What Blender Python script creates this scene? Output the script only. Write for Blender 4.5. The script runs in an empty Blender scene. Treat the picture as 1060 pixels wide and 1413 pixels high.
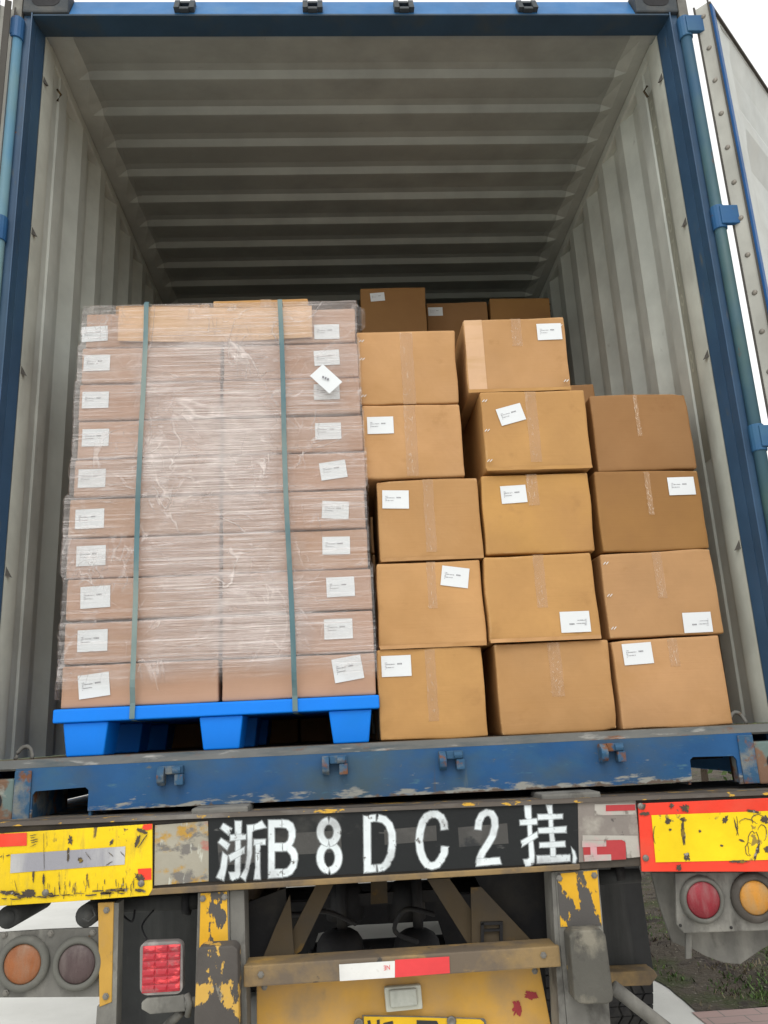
import bpy, bmesh, math, random
from mathutils import Vector, Matrix, noise
from mathutils.geometry import tessellate_polygon
R_ = math.radians
sc = bpy.context.scene
col = sc.collection
# ------------------------------------------------------------------ camera
CAM = Vector((-0.1255, -2.4152, 0.0285)); FPX = 1117.47
yaw, pitch, roll = 0.0555, 0.2647, -0.0483
cy, sy, cp, sp, cr, sr = math.cos(yaw), math.sin(yaw), math.cos(pitch), math.sin(pitch), math.cos(roll), math.sin(roll)
FW = Vector((sy*cp, cy*cp, sp)); r0 = Vector((cy, -sy, 0)); u0 = r0.cross(FW)
RT = cr*r0 + sr*u0; UP = -sr*r0 + cr*u0
cd = bpy.data.cameras.new('camera'); cam = bpy.data.objects.new('camera', cd); col.objects.link(cam)
cam.matrix_world = Matrix(((RT.x, UP.x, -FW.x, CAM.x), (RT.y, UP.y, -FW.y, CAM.y), (RT.z, UP.z, -FW.z, CAM.z), (0, 0, 0, 1)))
cd.sensor_fit = 'HORIZONTAL'; cd.sensor_width = 36; cd.lens = FPX/1060*36
cd.clip_start = 0.05; cd.clip_end = 3000
sc.camera = cam
# ------------------------------------------------------------------ overcast daylight
SUN_EL, SUN_AZ = R_(50), R_(187)      # azimuth measured from +Y clockwise: behind the photographer, slightly left
w = bpy.data.worlds.new('World'); sc.world = w; w.use_nodes = True
nt = w.node_tree; nt.nodes.clear()
sky = nt.nodes.new('ShaderNodeTexSky'); sky.sky_type = 'NISHITA'; sky.sun_disc = False
sky.sun_elevation = SUN_EL; sky.sun_rotation = SUN_AZ; sky.dust_density = 3.0; sky.air_density = 1.0
hs = nt.nodes.new('ShaderNodeHueSaturation'); hs.inputs['Saturation'].default_value = 0.16
bg = nt.nodes.new('ShaderNodeBackground'); bg.inputs['Strength'].default_value = 0.15
wo = nt.nodes.new('ShaderNodeOutputWorld')
cl = nt.nodes.new('ShaderNodeMix'); cl.data_type = 'RGBA'; cl.inputs[0].default_value = .6; cl.inputs[7].default_value = (9.0, 8.95, 8.75, 1)   # cloud deck
nt.links.new(sky.outputs[0], hs.inputs['Color']); nt.links.new(hs.outputs[0], cl.inputs[6]); nt.links.new(cl.outputs[2], bg.inputs[0]); nt.links.new(bg.outputs[0], wo.inputs[0])
sl = bpy.data.lights.new('sun', 'SUN'); sl.energy = 0.6; sl.angle = R_(25); sl.color = (1, .97, .92)
so = bpy.data.objects.new('sun', sl); col.objects.link(so)
sdir = Vector((math.sin(SUN_AZ)*math.cos(SUN_EL), math.cos(SUN_AZ)*math.cos(SUN_EL), math.sin(SUN_EL)))
so.rotation_euler = sdir.to_track_quat('Z', 'Y').to_euler()
sc.view_settings.view_transform = 'Standard'; sc.view_settings.look = 'None'
sc.view_settings.exposure = 0.30; sc.view_settings.gamma = 1.0
sc.cycles.max_bounces = 10; sc.cycles.diffuse_bounces = 6; sc.cycles.transparent_max_bounces = 24

def P(px, py, Y):
    """photo pixel -> point of the real plane y = Y (metres)"""
    d = FW + ((px-530)/FPX)*RT - ((py-706.5)/FPX)*UP
    return CAM + d*((Y-CAM.y)/d.y)

# ------------------------------------------------------------------ materials
def mat(name, base, rough=0.6, layers=(), metal=0.0, bump=0.0, bscale=60, bstretch=(1, 1, 1), vary=0.12, vscale=5,
        objvar=0.0, clear=0.0, trans=None, spec=0.28, edge=None, attr=None, bump2=None):
    """layers: (colour, scale, lo, hi, detail, stretch, (axis, a, b) or None, roughness or None)"""
    m = bpy.data.materials.new(name); m.use_nodes = True
    t = m.node_tree; N = t.nodes; L = t.links
    b = N['Principled BSDF']; out = N['Material Output']
    tc = N.new('ShaderNodeTexCoord'); oi = N.new('ShaderNodeObjectInfo')
    off = N.new('ShaderNodeVectorMath'); off.operation = 'MULTIPLY_ADD'
    L.new(oi.outputs['Random'], off.inputs[0]); off.inputs[1].default_value = (17, 31, 23) if objvar else (0, 0, 0)
    L.new(tc.outputs['Object'], off.inputs[2])
    def nz(scale, detail=5, stretch=(1, 1, 1), dist=0.0, rough_=0.6):
        mp = N.new('ShaderNodeMapping'); mp.inputs['Scale'].default_value = stretch
        L.new(off.outputs[0], mp.inputs[0])
        n = N.new('ShaderNodeTexNoise'); n.inputs['Scale'].default_value = scale; n.inputs['Detail'].default_value = detail
        n.inputs['Distortion'].default_value = dist; n.inputs['Roughness'].default_value = rough_
        L.new(mp.outputs[0], n.inputs['Vector']); return n.outputs['Fac']
    def rng(v, lo, hi, a=0.0, c=1.0):
        r = N.new('ShaderNodeMapRange'); r.inputs['From Min'].default_value = lo; r.inputs['From Max'].default_value = hi
        r.inputs['To Min'].default_value = a; r.inputs['To Max'].default_value = c
        L.new(v, r.inputs['Value']); return r.outputs[0]
    def mth(op, a, c):
        x = N.new('ShaderNodeMath'); x.operation = op
        for i, v in enumerate((a, c)):
            if isinstance(v, (int, float)): x.inputs[i].default_value = v
            else: L.new(v, x.inputs[i])
        return x.outputs[0]
    def mix(f, a, c):
        x = N.new('ShaderNodeMix'); x.data_type = 'RGBA'
        if isinstance(f, (int, float)): x.inputs[0].default_value = f
        else: L.new(f, x.inputs[0])
        for i, v in ((6, a), (7, c)):
            if isinstance(v, tuple): x.inputs[i].default_value = (*v, 1)
            else: L.new(v, x.inputs[i])
        return x.outputs[2]
    d = tuple(max(0, c*(1-vary*1.6)) for c in base); h = tuple(min(1, c*(1+vary)) for c in base)
    c = mix(rng(nz(vscale, 6), .3, .7), d, h)
    if objvar:
        hv = N.new('ShaderNodeHueSaturation'); L.new(c, hv.inputs['Color'])
        L.new(rng(oi.outputs['Random'], 0, 1, 1-objvar, 1+objvar), hv.inputs['Value'])
        mm = mth('MULTIPLY', oi.outputs['Random'], 7.31); fr = mth('FRACT', mm, 0)
        L.new(rng(fr, 0, 1, 1-objvar*.8, 1+objvar*.6), hv.inputs['Saturation'])
        L.new(rng(fr, 0, 1, .5-objvar*.045, .5+objvar*.045), hv.inputs['Hue'])
        c = hv.outputs[0]
    rgh = None; hgt = None
    for (lc, s, lo, hi, det, st, grad, lr) in layers:
        f = nz(s, det, st)
        if grad:
            sx = N.new('ShaderNodeSeparateXYZ'); L.new(tc.outputs['Object'], sx.inputs[0])
            g = rng(sx.outputs['XYZ'.index(grad[0])], grad[1], grad[2], grad[3] if len(grad) > 3 else .0, 0.0 if len(grad) < 5 else grad[4])
            f = mth('ADD', f, g)
        f = rng(f, lo, hi)
        c = mix(f, c, lc)
        if lr is not None:
            rgh = mix(f, (rough,)*3 if rgh is None else rgh, (lr,)*3)
        hgt = f if hgt is None else mth('MAXIMUM', hgt, f)
    if edge:      # worn convex edges
        ge = N.new('ShaderNodeNewGeometry'); ef = mth('MULTIPLY', rng(ge.outputs['Pointiness'], edge[1], edge[2]), rng(nz(28, 8), .46, .60, 0, .75)); c = mix(ef, c, edge[0])
    L.new(c, b.inputs['Base Color'])
    if rgh is not None: L.new(rgh, b.inputs['Roughness'])
    else: L.new(rng(nz(vscale*3, 4), .3, .7, max(.03, rough-.08), min(1, rough+.08)), b.inputs['Roughness'])
    b.inputs['Metallic'].default_value = metal
    b.inputs['Specular IOR Level'].default_value = spec
    if clear: b.inputs['Coat Weight'].default_value = clear; b.inputs['Coat Roughness'].default_value = .1
    if bump:
        bp = N.new('ShaderNodeBump'); bp.inputs['Strength'].default_value = bump; bp.inputs['Distance'].default_value = .004
        hh = nz(bscale, 5, bstretch)
        if hgt is not None: hh = mth('SUBTRACT', hh, mth('MULTIPLY', hgt, .35))
        L.new(hh, bp.inputs['Height'])
        nrm = bp.outputs[0]
        if bump2:
            b2 = N.new('ShaderNodeBump'); b2.inputs['Strength'].default_value = bump2[0]; b2.inputs['Distance'].default_value = bump2[3]
            L.new(nz(bump2[1], 3, bump2[2], .4), b2.inputs['Height']); L.new(nrm, b2.inputs['Normal']); nrm = b2.outputs[0]
        L.new(nrm, b.inputs['Normal'])
    if trans is not None or attr:
        tr = N.new('ShaderNodeBsdfTransparent'); mx = N.new('ShaderNodeMixShader')
        if attr:
            at = N.new('ShaderNodeAttribute'); at.attribute_name = attr
            f = mth('MULTIPLY', at.outputs['Fac'], 1.0)
            f = mth('SUBTRACT', f, mth('MULTIPLY', rng(nz(90, 7), .60, .74), .7))
            f = mth('MAXIMUM', mth('MINIMUM', f, 1.0), 0.0)
        else: f = trans
        if isinstance(f, (int, float)): mx.inputs[0].default_value = f
        else: L.new(f, mx.inputs[0])
        L.new(tr.outputs[0], mx.inputs[1]); L.new(b.outputs[0], mx.inputs[2]); L.new(mx.outputs[0], out.inputs['Surface'])
    m['_nz'] = 1
    return m

RUST = (.16, .07, .035); DIRT = (.13, .115, .09); GREY = (.27, .26, .24); BARE = (.32, .34, .35)
BLUE = (.020, .095, .235)
M = {}
M['blue'] = mat('blue_paint', BLUE, .5, [((.05, .14, .23), 3, .45, .75, 5, (1, 1, 1), None, None), (DIRT, 9, .62, .8, 8, (1, 1, 1), None, .8), (RUST, 16, .66, .72, 9, (1, 1, 1), None, .9)], bump=.15, bscale=25)
M['post'] = mat('post_paint', (.034, .078, .145), .45, [((.05, .10, .15), 5, .5, .8, 7, (1, 1, .25), None, None), ((.10, .11, .105), 22, .62, .72, 10, (1, 1, .3), None, .8), (RUST, 30, .72, .76, 8, (1, 1, 1), None, .9)], bump=.1, bscale=30)
M['sill'] = mat('sill_paint', (.013, .078, .205), .5, [((.03, .10, .17), 4, .5, .75, 5, (1, 1, 2), None, None), ((.055, .085, .10), 2.2, .48, .70, 12, (1, 1, 1.5), None, .75), ((.10, .11, .105), 50, .64, .72, 12, (.6, 1, 1.4), None, .8), ((.12, .15, .14), 9, .66, .86, 8, (3, 1, .3), None, .7),
    ((.27, .27, .245), 34, .60, .68, 14, (.35, 1, 1.5), ('Z', -.145, -.105, .15, -.07), .8), ((.075, .065, .055), 12, .64, .82, 10, (4, 1, .2), None, .8), ((.05, .13, .20), 26, .62, .70, 10, (.4, 1, 1.6), None, None), ((.12, .09, .07), 30, .70, .80, 8, (1, 1, 1), ('Z', -.149, -.135, .3, 0.), .9), (RUST, 20, .69, .73, 9, (1, 1, 1), None, .9)], bump=.2, bscale=30)
M['threshold'] = mat('worn_threshold', (.125, .13, .125), .6, [((.05, .07, .08), 8, .5, .7, 8, (.5, 1, 3), None, None), (RUST, 14, .62, .7, 8, (.6, 1, 1), None, .9), ((.3, .3, .28), 30, .6, .72, 8, (.3, 1, 1), None, None)], bump=.3, bscale=60)
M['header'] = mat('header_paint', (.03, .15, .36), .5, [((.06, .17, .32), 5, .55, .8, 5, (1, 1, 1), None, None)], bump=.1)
M['headlow'] = mat('header_underside_shade', (.022, .05, .085), .6, [((.05, .06, .06), 6, .5, .8, 6, (1, 1, 1), None, None)], bump=.15)  # darker copy of the header blue: underside shade put into the colour
M['casting'] = mat('dark_casting', (.05, .06, .068), .7, [((.09, .09, .085), 10, .5, .7, 6, (1, 1, 1), None, None), (RUST, 20, .68, .76, 8, (1, 1, 1), None, .9)], bump=.3)  # dark grey-blue base with paler patches and rust flecks
M['rusty'] = mat('rusty_casting', (.17, .10, .065), .85, [((.13, .18, .17), 9, .5, .56, 8, (1, 1, 1), None, None), ((.26, .27, .24), 14, .58, .66, 8, (1, 1, 1), None, None), ((.03, .09, .17), 8, .62, .66, 8, (1, 1, 1), None, None)], bump=.5, bscale=50)
M['rustcover'] = mat('scuffed_rusty_blue', (.03, .09, .17), .7, [((.17, .18, .17), 12, .48, .6, 9, (1, 1, 1), None, None), (RUST, 18, .52, .6, 9, (1, 1, 1), None, .9)], bump=.4)
M['tealpale'] = mat('pale_teal_paint', (.17, .27, .27), .5, [((.09, .22, .33), 3, .45, .65, 4, (1, 1, .4), None, None), (RUST, 14, .66, .74, 8, (1, 1, .5), None, .9)], bump=.1)
M['teal'] = mat('faded_teal_paint', (.065, .125, .12), .5, [((.03, .085, .15), 3, .45, .65, 4, (1, 1, .4), None, None), (RUST, 14, .64, .72, 8, (1, 1, .5), None, .9)], bump=.1)
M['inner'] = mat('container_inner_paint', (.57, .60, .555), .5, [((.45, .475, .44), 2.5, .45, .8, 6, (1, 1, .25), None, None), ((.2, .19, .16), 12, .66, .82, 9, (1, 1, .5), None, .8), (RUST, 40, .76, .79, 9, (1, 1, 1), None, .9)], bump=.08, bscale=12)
M['roofin'] = mat('ceiling_shaded_paint', (.29, .305, .28), .42, [((.24, .25, .228), 2, .45, .8, 6, (.5, 1, 1), None, None), ((.11, .10, .085), 30, .70, .8, 9, (.5, 1, 1), None, None)], bump=.08, bscale=10)  # interior paint made darker: the ceiling's shade put into the colour
M['roofblend'] = mat('ceiling_edge_shading', (.42, .44, .405), .5, [((.32, .33, .30), 4, .45, .8, 6, (1, 1, 1), None, None)], bump=.08)  # lighter margin: soft shading between wall and ceiling put into the colour
M['linerin'] = mat('post_liner_paint', (.54, .56, .50), .4, [((.35, .34, .30), 6, .55, .8, 7, (1, 1, .3), None, None), ((.2, .19, .17), 30, .68, .8, 9, (1, 1, .5), None, .8)], bump=.08)
M['floor'] = mat('plywood_floor', (.13, .095, .06), .75, [((.05, .045, .04), 5, .45, .7, 8, (1, .3, 1), None, None)], bump=.2)
M['outer'] = mat('container_outer_paint', BLUE, .5, [(RUST, 9, .66, .74, 9, (1, 1, 1), None, .9)], bump=.1)
M['ghost'] = mat('overpainted_number', (.44, .45, .37), .5)
M['ghoststrip'] = mat('number_strip', (.33, .335, .28), .5)  # flat tone, darker than the wall around it
M['chassis'] = mat('chassis_grime', (.045, .04, .036), .8, [((.10, .085, .065), 6, .45, .75, 8, (1, 1, 1), None, None), ((.34, .20, .04), 26, .68, .72, 8, (1, 1, 1), None, .7)], bump=.4)
M['beamlip'] = mat('beam_lip', (.085, .072, .06), .65, [((.22, .21, .19), 7, .5, .75, 9, (.4, 1, 1), None, .45), ((.50, .29, .03), 38, .60, .64, 8, (.5, 1, 1), None, .6), ((.16, .07, .03), 9, .62, .75, 8, (1, 1, 1), None, .9)], bump=.4)
M['dark'] = mat('grease_and_gap_black', (.018, .018, .02), .7, [((.04, .036, .03), 8, .5, .8, 6, (1, 1, 1), None, None)], bump=.3)  # near-black for greasy parts, also for painted hole and gap darkness
M['brace'] = mat('dusty_brace', (.095, .07, .04), .8, [((.05, .045, .04), 5, .4, .7, 8, (1, 1, 1), None, None), ((.15, .09, .025), 14, .6, .7, 8, (1, 1, 1), None, None)], bump=.3)
M['black'] = mat('number_board_paint', (.012, .014, .015), .65, [((.045, .045, .042), 5, .55, .66, 9, (.8, 1, 1.2), None, .7), ((.16, .16, .155), 24, .68, .78, 9, (.5, 1, 1.5), None, .7), ((.3, .18, .03), 60, .78, .8, 8, (1, 1, 1), None, None)], bump=.3, bscale=40)
M['greypatch'] = mat('grey_touchup_paint', (.062, .061, .058), .7, [((.09, .088, .083), 12, .5, .7, 9, (1, 1, 1), None, None), ((.03, .032, .034), 8, .56, .62, 9, (1, 1, 1), None, None)], bump=.3)
M['stencil'] = mat('white_stencil_paint', (.66, .72, .74), .6, [((.40, .42, .43), 9, .5, .68, 9, (1, 1, 1), None, None), ((.17, .17, .165), 45, .62, .68, 10, (1, 1, 1), None, None)], attr='alpha')
M['ryellow'] = mat('reflective_yellow', (.80, .56, .018), .35, [((.60, .42, .03), 6, .55, .75, 8, (1, 1, 1), None, None), ((.16, .12, .05), 26, .60, .66, 12, (1.8, 1, .5), None, .8), ((.55, .40, .04), 30, .55, .75, 6, (2, 1, .4), None, None), ((.08, .07, .06), 17, .69, .72, 10, (1, 1, 1), None, .8)], bump=.25, bscale=50, spec=.12)
M['ryellow2'] = mat('reflective_yellow_scratched', (.82, .59, .018), .35, [((.30, .22, .05), 22, .61, .65, 12, (1, 1, 1), None, .8), ((.09, .075, .05), 13, .69, .71, 10, (1.3, 1, .5), None, .8)], bump=.25, bscale=50, spec=.12)
M['rred'] = mat('reflective_red', (.80, .062, .035), .35, [((.62, .10, .06), 6, .5, .8, 6, (1, 1, 1), None, None), ((.09, .07, .06), 22, .69, .72, 10, (1, 1, 1), None, .8)], bump=.2, spec=.15)
M['rsilver'] = mat('reflective_silver', (.46, .46, .46), .35, [((.28, .28, .31), 4, .5, .62, 7, (1.6, 1, .25), None, None), ((.2, .18, .14), 40, .7, .75, 9, (1, 1, 1), None, None)], bump=.2)
M['gouge'] = mat('bare_metal_gouge', (.075, .06, .045), .8, [((.30, .28, .25), 60, .6, .66, 8, (1, 1, 1), None, .4), ((.20, .14, .03), 40, .56, .62, 8, (1, 1, 1), None, .8)], bump=.4)
M['patchL'] = mat('mottled_old_paint', (.33, .31, .25), .7, [((.42, .25, .05), 9, .50, .56, 10, (1, 1, 1.3), None, None), ((.38, .15, .12), 14, .62, .68, 10, (.6, 1, 1.6), None, None), ((.17, .16, .145), 11, .55, .60, 10, (.9, 1, 1.4), None, None), ((.50, .50, .43), 22, .60, .66, 10, (2, 1, .6), None, None)], bump=.35)
M['patchR'] = mat('grey_brown_old_paint', (.23, .205, .185), .75, [((.34, .32, .28), 9, .5, .62, 9, (1, 1, 1), None, None), ((.36, .10, .10), 11, .62, .70, 9, (.6, 1, 1.4), None, None), ((.10, .09, .085), 34, .62, .68, 10, (1, 1, 1), None, None)], bump=.35)
M['patchred'] = mat('faded_red_tape', (.42, .045, .05), .55, [((.55, .28, .28), 9, .6, .75, 8, (1, 1, 1), None, None), ((.15, .12, .11), 40, .66, .72, 9, (1, 1, 1), None, None)], bump=.2)
M['patchpale'] = mat('worn_pale_tape', (.42, .40, .36), .65, [((.55, .30, .32), 12, .55, .68, 8, (1, 1, 1), None, None), ((.2, .18, .16), 30, .6, .68, 9, (1, 1, 1), None, None)], bump=.3)
M['chipyellow'] = mat('chipped_yellow_paint', (.68, .38, .022), .5, [((.50, .33, .08), 5, .5, .8, 6, (1, 1, 1), None, None), ((.085, .08, .075), 9, .545, .555, 9, (1.3, 1, .6), None, .8)], bump=.5, bscale=30)
M['duskyellow'] = mat('dusty_yellow_panel', (.60, .335, .06), .6, [((.43, .27, .11), 4, .42, .65, 7, (1, 1, 1), None, None), ((.13, .11, .09), 6, .62, .82, 9, (1.3, 1, .7), None, .8), ((.20, .17, .13), 2.5, .55, .75, 8, (1, 1, 1), None, None)], bump=.2)
M['baryellow'] = mat('worn_bar_paint', (.27, .185, .085), .65, [((.14, .11, .08), 6, .46, .62, 9, (1, 1, 1), None, .8), ((.42, .26, .08), 13, .6, .7, 9, (.6, 1, 1), None, None), ((.06, .055, .05), 22, .66, .7, 9, (1, 1, 1), None, None)], bump=.35)
M['roller'] = mat('scraped_bumper_block', (.085, .077, .07), .8, [((.54, .33, .07), 13, .555, .57, 10, (1.2, 1, .7), None, .6), ((.33, .31, .25), 15, .62, .68, 10, (1, 1, .6), None, None)], bump=.5)
M['rollerg'] = mat('grey_scraped_bumper_block', (.09, .087, .075), .8, [((.21, .195, .155), 9, .52, .66, 9, (1.2, 1, .8), None, None), ((.06, .056, .05), 13, .56, .66, 10, (1, 1, 1), None, None), ((.55, .34, .05), 9, .70, .72, 9, (1.2, 1, .7), None, None)], bump=.5)
M['orange'] = mat('faded_orange_strip', (.50, .29, .055), .6, [((.37, .25, .12), 5, .45, .65, 8, (1, 1, .6), None, None), ((.14, .12, .09), 14, .62, .7, 9, (1, 1, 1), None, None)], bump=.25)
M['dusty'] = mat('dusty_grey_steel', (.155, .152, .138), .8, [((.235, .23, .205), 7, .5, .66, 9, (1, 1, .5), None, None), ((.075, .072, .065), 11, .55, .68, 10, (1, 1, .6), None, None), ((.11, .075, .045), 20, .68, .74, 8, (1, 1, 1), None, None)], vary=.25, bump=.4, bscale=45)
M['rubber'] = mat('dusty_rubber', (.042, .044, .044), .75, [((.085, .086, .082), 3, .45, .75, 8, (3, 1, .25), None, None), ((.14, .135, .12), 9, .64, .8, 9, (3, 1, .3), None, None)], bump=.3)
M['tyre'] = mat('tyre_rubber', (.03, .03, .031), .8, [((.075, .072, .066), 9, .5, .75, 8, (1, 1, 1), None, None)], bump=.2)
M['ring'] = mat('lamp_rubber_ring', (.13, .13, .115), .75, [((.19, .18, .16), 10, .5, .7, 8, (1, 1, 1), None, None)], bump=.2)
M['ringdark'] = mat('dark_lamp_rubber_ring', (.065, .058, .05), .75, [((.11, .10, .09), 10, .55, .7, 8, (1, 1, 1), None, None)], bump=.2)
def lens(n, c, dust): return mat(n, tuple(x*.78 for x in c), .45, [(tuple(x*.8 for x in dust), 40, .42, .75, 8, (1, 1, .3), None, .8)], bump=.4, bscale=220, clear=.12, vary=.25)
M['lorange'] = lens('orange_lens', (.42, .145, .05), (.33, .20, .13)); M['ldull'] = lens('dull_lens', (.11, .075, .075), (.19, .155, .145))
M['lred'] = lens('red_lens', (.34, .03, .045), (.33, .14, .14)); M['lamber'] = lens('amber_lens', (.60, .27, .04), (.45, .31, .15))
M['lwhite'] = lens('clear_lens', (.50, .52, .46), (.58, .60, .54)); M['lbright'] = mat('red_reflector_lens', (.44, .02, .035), .3, [((.72, .06, .07), 26, .54, .62, 3, (1, 1, 2.6), None, .2), ((.30, .12, .12), 26, .56, .72, 9, (1, 1, 1.6), None, .7)], bump=.6, bscale=60, clear=.3)
M['lhouse'] = mat('cloudy_housing', (.24, .22, .21), .5, [((.36, .33, .31), 20, .5, .65, 8, (1, 1, 1), None, None), ((.33, .08, .09), 16, .62, .72, 7, (1, 1, 1), None, None)], bump=.4)
M['whiteplastic'] = mat('weathered_white_plastic', (.50, .51, .44), .5, vary=.08)
M['plate'] = mat('plate_yellow', (.72, .44, .015), .4, [((.5, .34, .06), 12, .55, .75, 8, (1, 1, 1), None, None)], bump=.1)
M['plateink'] = mat('plate_black', (.035, .035, .035), .5)
M['redchip'] = mat('old_red_patch', (.30, .035, .04), .6, vary=.2)
M['tapewhite'] = mat('white_reflective_tape', (.66, .66, .64), .35, [((.45, .43, .38), 20, .6, .75, 8, (1, 1, 1), None, None)], bump=.1)
M['tapered'] = mat('red_reflective_tape', (.66, .055, .06), .35, [((.5, .12, .10), 9, .55, .8, 8, (1, 1, 1), None, None)], bump=.1)
M['bolt'] = mat('bolt_steel', (.22, .21, .19), .5, metal=.6, bump=.2)
M['kraft'] = mat('kraft_cardboard', (.47, .26, .095), .66, [((.40, .215, .078), 2.2, .45, .7, 5, (1, 1, 1), None, None), ((.33, .175, .065), 7, .62, .85, 8, (1.4, 1, 1.4), None, .8), ((.58, .38, .18), 30, .72, .80, 9, (2, 1, .5), None, None)], vary=.09, vscale=3, objvar=.10, edge=((.64, .45, .25), .52, .57), bump2=(.35, 7, (1, 1, 1), .012), bump=.12, bscale=35, bstretch=(.15, 1, 5))
M['kraftdullshade'] = mat('dull_and_shaded_kraft', (.30, .155, .055), .7, [((.25, .125, .044), 2.2, .45, .7, 5, (1, 1, 1), None, None), ((.23, .115, .042), 7, .62, .85, 8, (1.4, 1, 1.4), None, .8)], vary=.07, vscale=3, objvar=.05, bump=.12, bscale=35, bstretch=(.15, 1, 5), edge=((.48, .31, .15), .52, .57))  # own dull brown; on deep cartons it also paints in their shade
M['kraftpale'] = mat('pale_kraft_cardboard', (.62, .40, .24), .7, [((.50, .31, .14), 6, .5, .75, 5, (.6, 1, 3.), None, None)], vary=.05, bump=.1, bscale=35, bstretch=(.15, 1, 5))
M['kraftpink'] = mat('pinkish_cardboard', (.44, .275, .19), .75, [((.38, .23, .155), 3, .5, .75, 5, (1, 1, 1), None, None)], vary=.07, vscale=3, objvar=.06, bump=.1, bscale=35, bstretch=(.15, 1, 5))
M['paper'] = mat('white_label_paper', (.70, .73, .745), .6, vary=.02)
M['ink'] = mat('label_ink', (.22, .22, .24), .7, vary=.1)
M['inklight'] = mat('light_label_ink', (.48, .48, .50), .7, vary=.1)
M['pallet'] = mat('blue_pallet_plastic', (.0, .20, .80), .5, [((.0, .19, .70), 4, .5, .8, 4, (1, 1, 1), None, None), ((.05, .18, .5), 20, .72, .8, 8, (1, 1, 1), None, None)], vary=.04, bump=.06, bscale=40)
M['strap'] = mat('blue_green_strap', (.085, .165, .185), .42, [((.20, .26, .245), 5, .4, .65, 4, (1, 1, .5), None, None)], vary=.1, bump=.2, bscale=60)
M['galv'] = mat('gasket_strip_steel', (.42, .42, .38), .55, [((.30, .29, .26), 8, .5, .75, 7, (1, 1, .3), None, None)], bump=.1)
M['gasket'] = mat('gasket_rubber', (.075, .07, .062), .75, bump=.1)
M['doorin'] = mat('door_inner_paint', (.52, .55, .53), .5, [((.48, .49, .45), 3, .5, .8, 5, (1, 1, .4), None, None)], bump=.05)
M['doorrim'] = mat('door_rim_paint', (.012, .09, .27), .5)
M['concrete'] = mat('road_concrete', (.64, .635, .59), .85, [((.55, .545, .50), 1.3, .45, .7, 8, (1, 1, 1), None, None), ((.24, .23, .21), 26, .66, .75, 8, (1, 1, 1), None, None)], vary=.08, vscale=.7, bump=.25, bscale=90)
M['kerb'] = mat('kerb_concrete', (.45, .43, .38), .85, bump=.3)
M['soil'] = mat('verge_soil', (.085, .07, .052), .95, [((.05, .058, .022), 3, .5, .62, 9, (1, 1, 1), None, None), ((.035, .027, .022), 5, .52, .62, 9, (1, 1, 1), None, None), ((.21, .19, .15), 40, .6, .68, 9, (1, 1, 1), None, None), ((.42, .40, .36), 22, .74, .76, 4, (1, 1, 1), None, None)], bump=1.0, bscale=60, bump2=(.9, 22, (1, 1, 1), .03))
M['lawn'] = mat('far_grass', (.06, .085, .03), .95, [((.10, .11, .045), 1.3, .45, .7, 8, (1, 1, 1), None, None)], bump=.5)
M['bark'] = mat('bark', (.10, .075, .055), .9, bump=.5)
M['rivet'] = mat('rivet_metal', (.24, .22, .19), .5, metal=.4)
# brick paving
def brickmat():
    m = bpy.data.materials.new('pink_paving'); m.use_nodes = True; t = m.node_tree; b = t.nodes['Principled BSDF']
    tc = t.nodes.new('ShaderNodeTexCoord'); br = t.nodes.new('ShaderNodeTexBrick'); t.links.new(tc.outputs['Object'], br.inputs['Vector'])
    br.inputs['Scale'].default_value = 1.0; br.inputs['Brick Width'].default_value = .2; br.inputs['Row Height'].default_value = .1; br.inputs['Mortar Size'].default_value = .004
    br.inputs['Color1'].default_value = (.40, .27, .24, 1); br.inputs['Color2'].default_value = (.34, .25, .23, 1); br.inputs['Mortar'].default_value = (.2, .18, .16, 1)
    n = t.nodes.new('ShaderNodeTexNoise'); n.inputs['Scale'].default_value = 14; mx = t.nodes.new('ShaderNodeMix'); mx.data_type = 'RGBA'; mx.blend_type = 'MULTIPLY'; mx.inputs[0].default_value = .5
    t.links.new(br.outputs[0], mx.inputs[6]); t.links.new(n.outputs['Color'], mx.inputs[7]); t.links.new(br.outputs[0], b.inputs['Base Color']); b.inputs['Roughness'].default_value = .9
    return m
M['paving'] = brickmat()
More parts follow.
